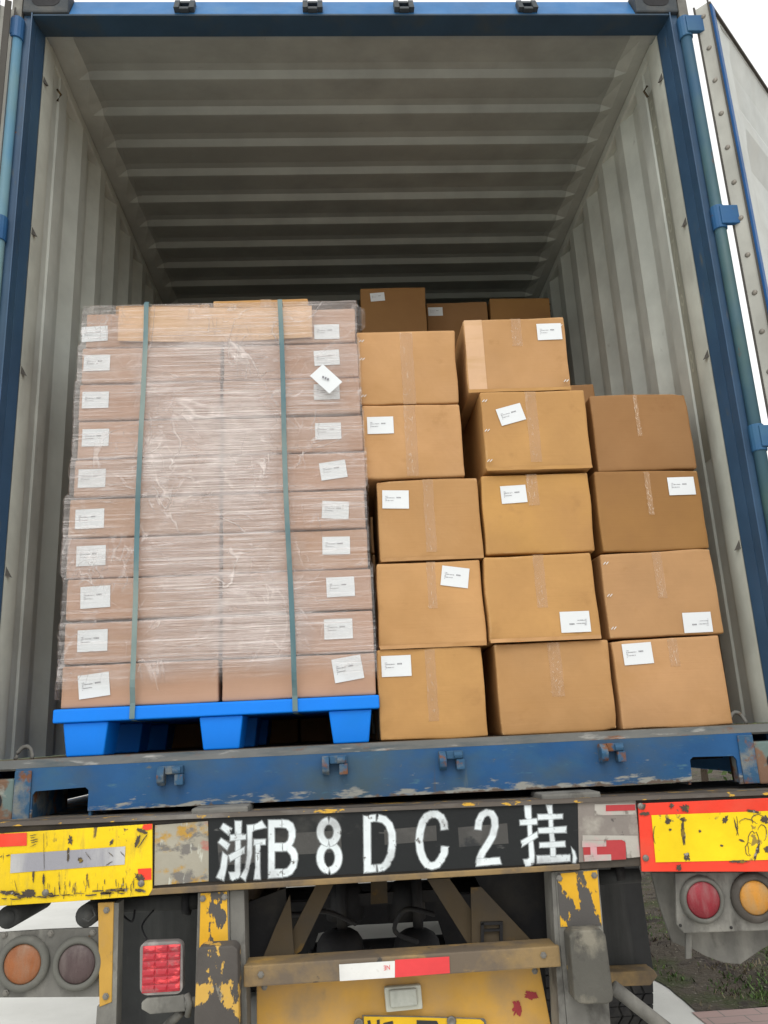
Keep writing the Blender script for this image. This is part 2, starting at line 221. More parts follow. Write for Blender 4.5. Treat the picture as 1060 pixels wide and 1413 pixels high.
# stretch film: transparent sheet with milky streaks
def filmmat(name, base_f, streak, patch, col_=(.86, .80, .77), wr=.3):
    m = bpy.data.materials.new(name); m.use_nodes = True; t = m.node_tree; N = t.nodes; L = t.links
    b = N['Principled BSDF']; out = N['Material Output']; b.inputs['Base Color'].default_value = (*col_, 1); b.inputs['Roughness'].default_value = .28
    tc = N.new('ShaderNodeTexCoord')
    def nz(scale, stretch, rot=(0, 0, 0), det=4, dist=0., typ='FBM'):
        mp = N.new('ShaderNodeMapping'); mp.inputs['Scale'].default_value = stretch; mp.inputs['Rotation'].default_value = rot
        L.new(tc.outputs['Object'], mp.inputs[0]); n = N.new('ShaderNodeTexNoise'); n.inputs['Scale'].default_value = scale
        n.inputs['Detail'].default_value = det; n.inputs['Distortion'].default_value = dist; L.new(mp.outputs[0], n.inputs['Vector']); return n.outputs['Fac']
    def rng(v, lo, hi, a=0., c=1.):
        r = N.new('ShaderNodeMapRange'); r.inputs['From Min'].default_value = lo; r.inputs['From Max'].default_value = hi
        r.inputs['To Min'].default_value = a; r.inputs['To Max'].default_value = c; L.new(v, r.inputs['Value']); return r.outputs[0]
    def mth(op, a, c):
        x = N.new('ShaderNodeMath'); x.operation = op
        for i, v in enumerate((a, c)):
            if isinstance(v, (int, float)): x.inputs[i].default_value = v
            else: L.new(v, x.inputs[i])
        return x.outputs[0]
    s1 = rng(nz(5, (.45, 1, 26), (0, .04, 0), 7, .35), .52, .66)             # taut horizontal creases
    s2 = rng(nz(6, (.5, 1, 6), (0, .95, 0), 6, 1.2), .60, .72)            # slanting folds
    s3 = rng(nz(4, (.35, 1, 12), (0, -.7, 0), 6, 1.), .61, .70)
    p = rng(nz(3.2, (1, 1, 1.4), det=8, dist=.6), .38, .70)
    f = mth('ADD', mth('MULTIPLY', s1, streak), base_f)
    f = mth('ADD', f, mth('MULTIPLY', mth('ADD', s2, s3), streak*.9)); f = mth('ADD', f, mth('MULTIPLY', p, patch))
    def ab(v): return mth('ABSOLUTE', mth('SUBTRACT', v, .5), 0)
    w1 = mth('MULTIPLY', rng(ab(nz(2.6, (1.1, 1, .8), (0, .6, 0), 3, 1.4)), 0, .016, 1, 0), rng(nz(5, (1, 1, 1)), .46, .62))
    w2 = mth('MULTIPLY', rng(ab(nz(4.2, (.6, 1, 1.6), (0, -.5, 0), 3, 1.0)), 0, .013, 1, 0), rng(nz(6.3, (1, 1, 1.2)), .47, .63))
    w3 = mth('MULTIPLY', rng(ab(nz(6.5, (1.5, 1, .6), (0, .2, 0), 2, 1.6)), 0, .014, 1, 0), rng(nz(4.1, (1, 1, 1.2)), .50, .66))
    ws = mth('ADD', mth('ADD', w1, w2), w3); f = mth('ADD', f, mth('MULTIPLY', ws, wr))  # pale wrinkle lines: glints painted into the film's opacity
    at = N.new('ShaderNodeAttribute'); at.attribute_name = 'alpha'
    f = mth('MULTIPLY', mth('MINIMUM', f, .95), at.outputs['Fac'])
    bp = N.new('ShaderNodeBump'); bp.inputs['Strength'].default_value = .9; bp.inputs['Distance'].default_value = .012
    h = mth('ADD', nz(7, (.35, 1, 16), (0, .04, 0), 6, .3), mth('MULTIPLY', nz(9, (.6, 1, 4), (0, .8, 0), 5, 1.0), .5))
    h = mth('ADD', h, mth('MULTIPLY', nz(11, (.25, 1, 30), (0, .02, 0), 5, .25), .8)); h = mth('ADD', h, mth('MULTIPLY', ws, .35)); L.new(h, bp.inputs['Height']); L.new(bp.outputs[0], b.inputs['Normal'])
    tr = N.new('ShaderNodeBsdfTransparent'); mx = N.new('ShaderNodeMixShader')
    gl = N.new('ShaderNodeBsdfGlossy'); gl.inputs['Roughness'].default_value = .22; L.new(bp.outputs[0], gl.inputs['Normal'])
    L.new(f, mx.inputs[0]); L.new(tr.outputs[0], mx.inputs[1]); L.new(b.outputs[0], mx.inputs[2])
    m2 = N.new('ShaderNodeMixShader'); L.new(mth('MULTIPLY', at.outputs['Fac'], .09), m2.inputs[0]); L.new(mx.outputs[0], m2.inputs[1]); L.new(gl.outputs[0], m2.inputs[2])
    L.new(m2.outputs[0], out.inputs['Surface']); return m
M['film'] = filmmat('stretch_film', .04, .20, .20, (.90, .84, .82), .30)
M['film2'] = filmmat('stretch_film_overlap', .17, .22, .36, (.96, .86, .82), .42)
M['tape'] = mat('clear_packing_tape', (.64, .41, .23), .16, [((.80, .62, .46), 15, .56, .68, 7, (2.2, 1, .55), None, .1)], spec=.6, bump=.35, bscale=18, bstretch=(3, 1, .7), trans=.36)  # pale streak layer paints wrinkle highlights onto the tape

M['tapeglint'] = mat('tape_glint', (.86, .74, .60), .2, spec=.8, trans=.6)  # wrinkle highlights painted as small pale slivers
# ------------------------------------------------------------------ mesh helpers
class MB:
    def __init__(s): s.v = []; s.f = []; s.mi = []; s.a = None
    def add(s, vs, fs, mi=0):
        k = len(s.v); s.v += [Vector(v) for v in vs]; s.f += [tuple(i+k for i in f) for f in fs]; s.mi += [mi]*len(fs); return s
    def box(s, a, b, mi=0):
        x0, y0, z0 = a; x1, y1, z1 = b
        return s.add([(x0, y0, z0), (x1, y0, z0), (x1, y1, z0), (x0, y1, z0), (x0, y0, z1), (x1, y0, z1), (x1, y1, z1), (x0, y1, z1)],
                     [(0, 3, 2, 1), (4, 5, 6, 7), (0, 1, 5, 4), (1, 2, 6, 5), (2, 3, 7, 6), (3, 0, 4, 7)], mi)
    def hexa(s, q0, q1, mi=0):   # two quads (4 points each) joined
        return s.add(list(q0)+list(q1), [(3, 2, 1, 0), (4, 5, 6, 7), (0, 1, 5, 4), (1, 2, 6, 5), (2, 3, 7, 6), (3, 0, 4, 7)], mi)
    def slab(s, pts, dy, mi=0):  # polygon (world points) thickened along +y by dy
        n = len(pts); pts = [Vector(p) for p in pts]; k = [p+Vector((0, dy, 0)) for p in pts]
        tris = tessellate_polygon([pts])
        s.add(pts+k, [t for t in tris]+[tuple(n+i for i in reversed(t)) for t in tris]+[(i, (i+1) % n, n+(i+1) % n, n+i) for i in range(n)], mi); return s
    def sheet(s, pts, mi=0):
        pts = [Vector(p) for p in pts]; return s.add(pts, [t for t in tessellate_polygon([pts])], mi)
    def tube(s, pts, r, n=12, caps=True, mi=0):
        pts = [Vector(p) for p in pts]; rs = r if isinstance(r, (list, tuple)) else [r]*len(pts); vs = []; fs = []
        up = Vector((0, 0, 1))
        for i, p in enumerate(pts):
            d = (pts[min(i+1, len(pts)-1)]-pts[max(i-1, 0)]).normalized()
            a = d.cross(up if abs(d.z) < .9 else Vector((1, 0, 0))).normalized(); b = d.cross(a)
            for k in range(n):
                t = 2*math.pi*k/n; vs.append(p+(a*math.cos(t)+b*math.sin(t))*rs[i])
        for i in range(len(pts)-1):
            for k in range(n): fs.append((i*n+k, i*n+(k+1) % n, (i+1)*n+(k+1) % n, (i+1)*n+k))
        if caps: fs += [tuple(reversed(range(n))), tuple((len(pts)-1)*n+k for k in range(n))]
        return s.add(vs, fs, mi)
    def lathe(s, c, axis, prof, n=32, mi=0):    # prof: (radius, offset along axis)
        c = Vector(c); ax = Vector(axis).normalized(); a = ax.cross(Vector((0, 0, 1)) if abs(ax.z) < .9 else Vector((1, 0, 0))).normalized(); b = ax.cross(a)
        vs = []; fs = []
        for (r, o) in prof:
            for k in range(n):
                t = 2*math.pi*k/n; vs.append(c+ax*o+(a*math.cos(t)+b*math.sin(t))*max(r, 1e-4))
        for i in range(len(prof)-1):
            for k in range(n): fs.append((i*n+k, i*n+(k+1) % n, (i+1)*n+(k+1) % n, (i+1)*n+k))
        return s.add(vs, fs, mi)
    def grid(s, fn, nu, nv, mi=0, flip=False):
        vs = [fn(i/nu, j/nv) for j in range(nv+1) for i in range(nu+1)]; W = nu+1
        fs = [(j*W+i, j*W+i+1, (j+1)*W+i+1, (j+1)*W+i) for j in range(nv) for i in range(nu)]
        if flip: fs = [tuple(reversed(f)) for f in fs]
        return s.add(vs, fs, mi)
    def build(s, name, mats, parent=None, smooth=False, bevel=0, seg=2, fixn=True, org=None):
        me = bpy.data.meshes.new(name)
        o0 = org if org is not None else (ROOTLOC.get(parent.name, Vector((0, 0, 0))) if parent else Vector((0, 0, 0)))
        me.from_pydata([tuple(v-o0) for v in s.v], [], s.f)
        mats = mats if isinstance(mats, (list, tuple)) else [mats]
        for m_ in mats: me.materials.append(M[m_] if isinstance(m_, str) else m_)
        for p, i in zip(me.polygons, s.mi): p.material_index = i; p.use_smooth = smooth
        if s.a is not None:
            at = me.attributes.new('alpha', 'FLOAT', 'POINT')
            for i, v in enumerate(s.a): at.data[i].value = v
        if fixn or bevel:
            bm = bmesh.new(); bm.from_mesh(me)
            if fixn: bmesh.ops.recalc_face_normals(bm, faces=bm.faces)
            if bevel:
                ed = [e for e in bm.edges if len(e.link_faces) == 2 and e.calc_face_angle(0) > .6]
                bmesh.ops.bevel(bm, geom=ed, offset=bevel, segments=seg, affect='EDGES', profile=.6, clamp_overlap=True)
            bm.to_mesh(me); bm.free()
        me.update()
        o = bpy.data.objects.new(name, me); col.objects.link(o)
        ROOTLOC[o.name] = o0
        if parent: o.parent = parent
        elif org is not None: o.location = org
        return o
ROOTLOC = {}
def tag(o, label=None, cat=None, group=None, kind=None):
    if label: o['label'] = label
    if cat: o['category'] = cat
    if group: o['group'] = group
    if kind: o['kind'] = kind
    return o
def thing(name, label, cat, loc=(0, 0, 0), group=None):
    o = bpy.data.objects.new(name, None); col.objects.link(o); o.location = loc; o.empty_display_size = .1
    ROOTLOC[o.name] = Vector(loc); return tag(o, label, cat, group)
def V(*a): return Vector(a)
rnd = random.Random(5)

# ================================================================== SETTING
GZ = -1.50
road = MB().sheet([(-60, -30, GZ), (1.9, -30, GZ), (1.9, 90, GZ), (-60, 90, GZ)]).build('road', 'concrete'); tag(road, 'pale concrete road', kind='structure')
ter = MB().sheet([(-900, -400, GZ-.01), (900, -400, GZ-.01), (900, 1500, GZ-.01), (-900, 1500, GZ-.01)]).build('ground', 'lawn'); tag(ter, 'grassy land around the road', kind='structure')
pv = MB().sheet([(1.72, -12, GZ+.004), (9, -12, GZ+.004), (9, 2.40, GZ+.004), (1.66, 2.40, GZ+.004)]).build('pavement', 'paving'); tag(pv, 'pinkish brick pavement', kind='structure')
def soilf(u, v):
    x, y = 1.68+u*10.8, 2.40+v*30
    if u < .001: x += .06*noise.noise(V(0, y*1.7, 8))+.03*noise.noise(V(0, y*8, 8))
    if v < .001: y += .02*noise.noise(V(x*6, 0, 8))
    k = min(1, u*10.8/.35, v*30/.3)
    return V(x, y, GZ+.006+k*(.02+.04*noise.noise(V(x*2.2, y*2.2, 0))+.02*noise.noise(V(x*9, y*9, 3))))
vg = MB().grid(soilf, 160, 300).build('verge', 'soil', smooth=True); tag(vg, 'bare soil verge with weeds beside the road', kind='structure')
def leafmat(n, c): return mat(n, c, .6, vary=.35, vscale=3, spec=.3)
M['leafA'] = leafmat('leaf_green', (.075, .13, .035)); M['leafB'] = leafmat('leaf_light_green', (.14, .21, .06)); M['leafC'] = leafmat('leaf_brown', (.075, .05, .045)); M['leafD'] = leafmat('leaf_dry', (.17, .14, .085))
gc = MB()
for i in range(15000):
    y = 2.42+rnd.random()**1.8*11; x = 1.74+rnd.random()*(1.2+(y-2)*.45)
    if noise.noise(V(x*2.4, y*2.4, 11))+.5*noise.noise(V(x*7, y*7, 11)) < rnd.uniform(-.25, .25): continue
    n_ = noise.noise(V(x*1.6, y*1.6, 5)); 
    k = 0 if n_ > .12 else (2 if n_ < -.15 else 3)
    if rnd.random() < .25: k = rnd.choice([0, 1, 2, 3])
    z = soilf((x-1.68)/10.8, (y-2.40)/30).z
    h = (.020 if k != 2 else .028)*(.4+rnd.random()); a = rnd.random()*6.28; wd = .002+rnd.random()*.006
    t = V(math.cos(a), math.sin(a), 0); l = V(rnd.uniform(-1, 1), rnd.uniform(-1, 1), 0)*h*.8
    if k == 2: z += rnd.random()*.05*(1 if n_ < -.2 else .3)
    b_ = V(x, y, z); gc.add([b_-t*wd, b_+t*wd, b_+t*wd*.3+l+V(0, 0, h), b_-t*wd*.3+l+V(0, 0, h)], [(0, 1, 2, 3)], k)
tag(gc.build('ground_cover', ['leafA', 'leafB', 'leafC', 'leafD'], fixn=False), 'low weeds, dry leaves and dark twigs over the verge soil', kind='stuff')
# trees beyond the verge
def tree(x, y, h, rad, label, seed):
    r = random.Random(seed); base = V(x, y, GZ); o = thing('leafy_tree', label, 'tree', base, 'leafy trees beyond the verge')
    t = MB(); t.tube([base, base+V(.05, 0, h*.3), base+V(-.05, .05, h*.55)], [.09*h/4, .07*h/4, .03*h/4], 8)
    tips = []
    for i in range(7):
        a = i*.9+r.random(); z0 = h*(.2+.05*i); e = base+V(math.cos(a)*rad*.6, math.sin(a)*rad*.6, z0+h*.22); t.tube([base+V(0, 0, z0), e], [.035*h/4, .012], 6); tips.append(e)
    t.build('trunk', 'bark', o)
    c = MB(); cl = [base+V(0, 0, h*.7)]+tips+[base+V(r.uniform(-.6, .6)*rad, r.uniform(-.6, .6)*rad, h*r.uniform(.25, .95)) for _ in range(16)]
    for i in range(5200):
        q = r.choice(cl); d = V(r.gauss(0, 1), r.gauss(0, 1), r.gauss(0, .8))*rad*.22; p = q+d
        if p.z < GZ+.25: p.z = GZ+.25+r.random()*.5
        a = V(r.uniform(-1, 1), r.uniform(-1, 1), r.uniform(-1, 1)).normalized(); b = a.cross(V(r.uniform(-1, 1), r.uniform(-1, 1), .3)).normalized(); s_ = .04+r.random()*.05
        c.add([p-a*s_, p+b*s_*.5, p+a*s_, p-b*s_*.5], [(0, 1, 2, 3)], 0 if r.random() < .65 else 1)
    c.build('crown', ['leafA', 'leafB'], o, fixn=False)
tree(6.6, 13.5, 3.4, 1.5, 'bushy green tree seen low through the gap at the right end of the blue sill', 1)
tree(9.3, 15.5, 4.0, 1.7, 'taller green tree standing right of the bushy one beyond the verge', 2)
tree(4.6, 17.0, 3.0, 1.4, 'smaller green tree farthest back beyond the verge', 3)

# ================================================================== CONTAINER
HO = 2.598; XR = 1.183; XI = 1.170; YD = .0956; L = 12.0
C = thing('shipping_container', 'blue steel shipping container standing open on a trailer, white ribbed inside', 'container', (0, 0, 0))
# corrugated side walls
def wall(sgn):
    m = MB(); prof = [(.225, .006), (.279, .006), (.287, 0), (.365, 0), (.432, .036), (.500, .036)]; y = .500
    while y < L-.3:
        prof += [(y+.064, 0), (y+.134, 0), (y+.198, .036), (y+.262, .036)]; y += .262
    prof.append((L, .036)); zz = [0, .35, .8, 1.3, 1.8, 2.2, 2.592]
    for side, mi in ((0, 0), (.004, 1)):
        vs = []; fs = []
        for (yy, d) in prof:
            for z in zz: vs.append(V(sgn*(1.176+d+side), yy, z))
        nz_ = len(zz)
        for i in range(len(prof)-1):
            for j in range(nz_-1): 
                q = (i*nz_+j, (i+1)*nz_+j, (i+1)*nz_+j+1, i*nz_+j+1); fs.append(q if (sgn > 0) == (mi == 0) else tuple(reversed(q)))
        m.add(vs, fs, mi)
    return m.build('side_wall', ['inner', 'outer'], C, fixn=False)
wallL = wall(-1); wallR = wall(1)
def roof():
    m = MB(); per = .1975; ys = []; y = .335-per*1
    prof = [(.09, 0)]
    k = 0
    while y < L:
        prof += [(y-.011, 0), (y+.011, 1), (y+.024, .95), (y+.150, 0)]; y += per
    prof = [p for p in prof if p[0] >= .09]; prof.append((L, 0))
    xs = [-1.219, -1.13, -1.085, -1.06, -.8, -.4, 0, .4, .8, 1.06, 1.085, 1.13, 1.219]
    for off, mi in ((0, 0), (.03, 1)):
        vs = []; fs = []
        for (yy, d) in prof:
            for x in xs:
                e = min(1, max(0, (1.13-abs(x))/.06)); vs.append(V(x, yy, 2.640+off+(.024*(1-d)*e if mi == 0 else 0)))
        n = len(xs)
        for i in range(len(prof)-1):
            for j in range(n-1):
                q = (i*n+j, i*n+j+1, (i+1)*n+j+1, (i+1)*n+j); fs.append(tuple(reversed(q)) if mi == 0 else q)
        k0 = len(m.f); m.add(vs, fs, mi)
        if mi == 0:
            for t_ in range(len(fs)):
                if t_ % (n-1) in (0, 1, n-3, n-2): m.mi[k0+t_] = 2
    return m.build('roof', ['roofin', 'outer', 'roofblend'], C, fixn=False)
roof()
# top side rails, inner gussets
for s_ in (-1, 1):
    m = MB(); m.box((min(s_*1.174, s_*1.219), .17, 2.590), (max(s_*1.174, s_*1.219), L, 2.639)); rl = m.build('top_rail', 'inner', C, bevel=.01)
    m = MB(); m.box((min(s_*1.150, s_*1.2185), .10, -.155), (max(s_*1.150, s_*1.2185), L, -.012)); m.build('bottom_rail', 'outer', C, bevel=.004)
fl = MB().box((-1.149, .03, -.030), (1.149, L-.01, -.0005)); fl.build('floor', 'floor', C)
MB().box((-1.205, L+.001, -.16), (1.205, L+.05, 2.66)).build('end_wall', 'inner', C)
cm = MB(); y = .42
while y < L: cm.box((-1.148, y, -.112), (1.148, y+.04, -.0305)); y += .3
cm.build('crossmembers', 'dark', C)
# corner posts
for s_ in (-1, 1):
    m = MB()
    prof = [(1.2185, .016), (1.2165, .0145), (1.1895, .014), (1.1880, .001), (1.1865, 0), (XR, .0005), (XR-.0003, .003), (XR-.002, .040), (1.1865, .0405), (1.1865, .0425), (XR-.0025, .043), (XI, YD), (1.2185, YD)]
    q0 = [V(s_*x, y, -.05) for x, y in prof]; q1 = [V(s_*x, y, HO+.02) for x, y in prof]; n = len(prof)
    vs = q0+q1; fs = [(i, (i+1) % n, n+(i+1) % n, n+i) for i in range(n)]+[tuple(range(n)), tuple(range(n, 2*n))]
    m.add(vs, fs); post = m.build('corner_post', 'post', C)
    # painted inner liner with rolled profile
    m = MB(); pr = []
    for i in range(13):
        t = i/12; yy = .0965+t*.13; xx = 1.1685-.004*math.sin(t*math.pi)+.014*max(0, (t-.75)/.25)**1.3
        pr.append((xx, yy))
    vs = [V(s_*x, y, z) for (x, y) in pr for z in (0.001, 2.60)]; fs = [(2*i, 2*i+2, 2*i+3, 2*i+1) for i in range(12)]
    k = len(vs); vs += [V(s_*(x+.004), y, z) for (x, y) in pr for z in (0.001, 2.60)]; fs += [(k+2*i, k+2*i+1, k+2*i+3, k+2*i+2) for i in range(12)]
    m.add(vs, fs); m.build('post_liner', 'linerin', post, smooth=True, fixn=False)
    for z in (.55, 1.23, 1.76, 2.40):
        nt_ = MB()
        nt_.add([V(s_*1.171, .097, z), V(s_*1.152, .115, z-.006), V(s_*1.171, .10, z+.035), V(s_*1.169, .130, z+.008)], [(0, 1, 2), (1, 3, 2), (0, 3, 1)])
        nt_.build('lashing_notch', 'gasket', post, fixn=False)
    # hinge pin tube and hinge blades
    m = MB(); m.tube([(s_*1.234, .005, .0), (s_*1.234, .005, 2.52)], .0205, 14); ht = m.build('hinge_pin', 'teal' if s_ > 0 else 'tealpale', C, smooth=True)
    for z in (.16, .89, 1.71, 2.535):
        m = MB(); m.tube([(s_*1.234, .004, z-.045), (s_*1.234, .004, z+.045)], .0245, 14)
        m.box((min(s_*1.230, s_*(1.305 if s_ > 0 else 1.25)), -.026 if s_ > 0 else -.02, z-.036), (max(s_*1.230, s_*(1.305 if s_ > 0 else 1.25)), -.008, z+.036))
        m.build('hinge', 'blue', C, smooth=False, bevel=.003)
# header
m = MB(); m.hexa([V(-1.1825, -.000, HO), V(1.1825, 0, HO), V(1.1825, YD, HO), V(-1.1825, YD, HO)], [V(-1.1825, .004, HO+.012), V(1.1825, .004, HO+.012), V(1.1825, YD, HO+.012), V(-1.1825, YD, HO+.012)])
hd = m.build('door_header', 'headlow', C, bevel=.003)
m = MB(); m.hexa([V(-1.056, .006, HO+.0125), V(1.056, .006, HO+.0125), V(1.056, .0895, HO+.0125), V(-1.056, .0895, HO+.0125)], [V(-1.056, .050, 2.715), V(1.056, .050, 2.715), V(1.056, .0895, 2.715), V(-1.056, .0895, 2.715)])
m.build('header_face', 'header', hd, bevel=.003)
for x in (-.638, -.166, .175, .643):
    m = MB()
    for (xa, xb, za, zb, o_) in ((-.037, -.018, 2.622, 2.685, 0), (.018, .037, 2.622, 2.685, 0), (-.0175, .0175, 2.617, 2.636, .004), (-.0175, .0175, 2.668, 2.685, .004)):
        ya, yb_ = -.016+o_+(za-2.617)*.45, -.016+o_+(zb-2.617)*.45
        m.hexa([V(x+xa, ya, za), V(x+xb, ya, za), V(x+xb, ya+.04, za), V(x+xa, ya+.04, za)], [V(x+xa, yb_, zb), V(x+xb, yb_, zb), V(x+xb, yb_+.04, zb), V(x+xa, yb_+.04, zb)])
    m.build('cam_keeper', 'casting', hd, bevel=.002)
# sill with reach-through cutouts
zs0, zs1 = -.145, -.024
m = MB()
pts = [(-1.056, zs1), (1.056, zs1), (1.056, zs0-.02), (1.0, zs0-.02), (1.0, -.098), (.992, -.087), (.872, -.084), (.862, -.092), (.860, zs0-.006),
       (-.853, zs0), (-.853, -.090), (-.862, -.082), (-.998, -.086), (-1.006, -.096), (-1.006, zs0-.02), (-1.056, zs0-.02)]
m.slab([V(x, 0, z) for x, z in pts], .008); sill = m.build('door_sill', 'sill', C, fixn=True)
m = MB(); m.add([V(-1.219, 0.0005, -.0235), V(1.219, 0.0005, -.0235), V(1.219, .028, -.001), V(-1.219, .028, -.001), V(1.219, .1, -.001), V(-1.219, .1, -.001), V(-1.219, .1, -.029), V(1.219, .1, -.029), V(1.219, .0085, -.029), V(-1.219, .0085, -.029)],
      [(0, 1, 2, 3), (3, 2, 4, 5), (0, 9, 8, 1), (5, 4, 7, 6)]); m.build('threshold', 'threshold', sill, fixn=False)
for x0, x1 in ((-1.0055, -.8535), (.8605, .9995)):
    m = MB(); m.box((x0-.008, .0085, -.16), (x0-.001, .30, -.03)); m.box((x1+.001, .0085, -.16), (x1+.008, .30 if x0 < 0 else .035, -.03)); m.box((x0, .0085, -.081), (x1, .20, -.074)); m.build('pocket_liner', 'rustcover', sill)
m = MB(); m.box((-.84, .0085, zs0), (.85, .06, zs0+.006)); m.box((-.84, .10, -.16), (-.83, .4, -.03)); m.build('sill_flange', 'rustcover', sill)
for s_ in (-1, 1):   # end cheek blocks beside the castings
    m = MB(); a, b = sorted((s_*1.010, s_*1.056)); m.box((a, -.006, -.165), (b, -.0005, -.030)); m.build('sill_end_plate', 'rustcover', sill, bevel=.003)
for x, dz in ((-.6235, 0), (-.1655, .006), (.166, .003), (.6305, .002)):
    m = MB(); z = -.062+dz
    m.tube([(x-.036, -.013, z), (x-.016, -.013, z)], .027, 10); m.box((x-.015, -.026, z+.004), (x+.034, -.0005, z+.026)); m.box((x+.012, -.030, z-.026), (x+.036, -.0005, z+.0035))
    m.tube([(x+.006, -.026, z+.014), (x+.030, -.026, z+.014)], .011, 8)
    m.build('cam_keeper', 'rustcover', sill, bevel=.003)
# corner castings; each hole's darkness is painted as a flat oval
def casting(x0, x1, z0, z1, mt, y0=-.002):
    m = MB(); m.box((x0, y0, z0), (x1, y0+(.178 if z0 < 1 else .090), z1)); o = m.build('corner_casting', mt, C, bevel=.006)
    cx, cz = (x0+x1)/2, (z0+z1)/2; hm = MB(); pts = []
    for k in range(24):
        t = 2*math.pi*k/24; pts.append(V(cx+.033*math.cos(t)+(.018 if math.cos(t) > 0 else -.018), y0-.0015, cz+.031*math.sin(t)))
    hm.slab(pts, .001); hm.build('casting_hole_shade', 'dark', o)
for s_ in (-1, 1):
    a, b = sorted((s_*1.0572, s_*1.219)); casting(a, b, -.168, -.050, 'rusty'); casting(a, b, 2.612, 2.728, 'casting')
    m = MB(); a, b = sorted((s_*1.222, s_*1.258)); m.box((a, .0, 2.585), (b, .05, 2.728)); m.build('hinge_cap', 'dusty', C, bevel=.004)
# lashing rings
def ring(x, y, z, r, tilt):
    m = MB(); pts = []
    for k in range(13):
        t = math.pi*k/12; pts.append(V(x+r*math.cos(t)*tilt, y+.012*math.sin(t), z+r*1.5*math.sin(t)))
    m.tube(pts, .006, 8); m.build('lashing_ring', 'dusty', C, smooth=True)
ring(-1.085, .13, .0, .024, 1); ring(1.085, .13, .0, .024, 1)
for s_ in (-1, 1):
    for y_, z_ in ((.245, 2.50), (1.9, 2.46)):
        m = MB(); m.tube([(s_*1.172, y_, z_), (s_*1.158, y_+.005, z_-.02), (s_*1.172, y_+.01, z_-.045)], .0045, 8); m.build('lashing_hook', 'brace', C, smooth=True)
# overpainted number down the first strip of the right wall
def textmesh(s_, size):
    cu = bpy.data.curves.new('txt', 'FONT'); cu.body = s_; cu.size = size; cu.align_x = 'CENTER'; cu.align_y = 'CENTER'; cu.extrude = 0
    o = bpy.data.objects.new('txt', cu); col.objects.link(o); bpy.context.view_layer.update()
    me = bpy.data.meshes.new_from_object(o.evaluated_get(bpy.context.evaluated_depsgraph_get()))
    vs = [v.co.copy() for v in me.vertices]; fs = [tuple(p.vertices) for p in me.polygons]
    bpy.data.objects.remove(o); bpy.data.curves.remove(cu); bpy.data.meshes.remove(me); return vs, fs
gs = MB().sheet([(1.1805, .229, .9), (1.1805, .277, .9), (1.1805, .277, 2.47), (1.1805, .229, 2.47)]).build('number_strip', 'ghoststrip', wallR, fixn=False)
for ch, z in zip('FCIU870918', (2.385, 2.262, 2.130, 2.008, 1.865, 1.748, 1.630, 1.513, 1.395, 1.280)):
    gm = MB(); vs, fs = textmesh(ch, .12); gm.add([V(1.1790, .253-v.x*.46, z+v.y) for v in vs], fs); gm.build('painted_character', 'ghost', wallR, fixn=False)

# doors, folded back outside
def door(sgn, ang, px_, py_, name='door'):
    sd = V(sgn*math.cos(ang), math.sin(ang), 0); inn = V(sgn*math.sin(ang), -math.cos(ang), 0); base = V(sgn*px_, py_, 0)
    def W(s_, t, z): return base+sd*s_+inn*t+V(0, 0, z)
    ZT, ZB, WD = 2.61, .012, 1.16
    def bx(m, s0, s1, t0, t1, z0, z1):
        m.hexa([W(s0, t0, z0), W(s1, t0, z0), W(s1, t1, z0), W(s0, t1, z0)], [W(s0, t0, z1), W(s1, t0, z1), W(s1, t1, z1), W(s0, t1, z1)])
    m = MB(); bx(m, .0, .11, -.045, 0, ZB, ZT); bx(m, WD-.11, WD, -.045, 0, ZB, ZT); bx(m, .11, WD-.11, -.045, 0, ZT-.02, ZT); bx(m, .11, WD-.11, -.045, 0, ZB, ZB+.10)
    d = m.build(name, 'doorin', C, bevel=.003)
    # corrugated panel with horizontal trapezoids
    zz = [(ZB+.1, -.004)]; z = ZB+.1; pit = (ZT-.40-ZB-.1)/4
    for k in range(4):
        zz += [(z+.06, -.004), (z+.10, -.040), (z+pit-.15, -.040), (z+pit-.03, -.006)]; z += pit
    zz += [(ZT-.37, -.006), (ZT-.27, -.036), (ZT-.14, -.024), (ZT-.02, -.002)]; ss = [.11, .17, .21, WD-.21, WD-.17, WD-.11]
    m = MB()
    for off, mi in ((0, 0), (-.004, 1)):
        vs = [W(s_, (t if 2 <= i <= 3 else -.004)+off, z) for (z, t) in zz for i, s_ in enumerate(ss)]
        m.add(vs, [(j*6+i, j*6+i+1, (j+1)*6+i+1, (j+1)*6+i) for j in range(len(zz)-1) for i in range(5)], mi)
    m.build('door_panel', ['doorin', 'outer'], d, fixn=False)
    # gasket: steel strip between rubber lips, blue rim beside it
    g = MB(); bx(g, -.012, -.0005, .001, .005, ZB, ZT+.01); bx(g, -.010, -.0005, -.052, -.046, ZB, ZT+.01); bx(g, .0, WD-.02, .001, .010, ZT-.008, ZT+.003)
    ga = g.build('gasket', 'gasket', d)
    g = MB(); bx(g, -.006, -.0005, -.0455, .0005, ZB, ZT-.002); g.build('gasket_strip', 'galv', d)
    g = MB(); bx(g, .0005, .028, .0105, .0125, ZB, ZT-.010); bx(g, .0005, .004, .0005, .0105, ZB, ZT-.010); g.build('painted_rim', 'doorrim', d)
    z = ZT-.05
    while z > .05:
        g = MB(); g.lathe(W(-.006, -.022, z), -sd, [(.0095, 0), (.0095, .0015), (.006, .004), (.0001, .0045)], 10); g.build('rivet', 'rivet', d, smooth=True); z -= .145
    for z in (.5, 1.25, 2.0):
        pass
    for s_ in (.35, .8):   # locking bars outside
        g = MB(); g.tube([W(s_, -.075, ZB-.02), W(s_, -.075, ZT+.02)], .017, 12); g.build('locking_bar', 'galv', d, smooth=True)
    return d
door(1, R_(44), 1.315, -.040)
dl = door(-1, R_(60), 1.286, -.030)
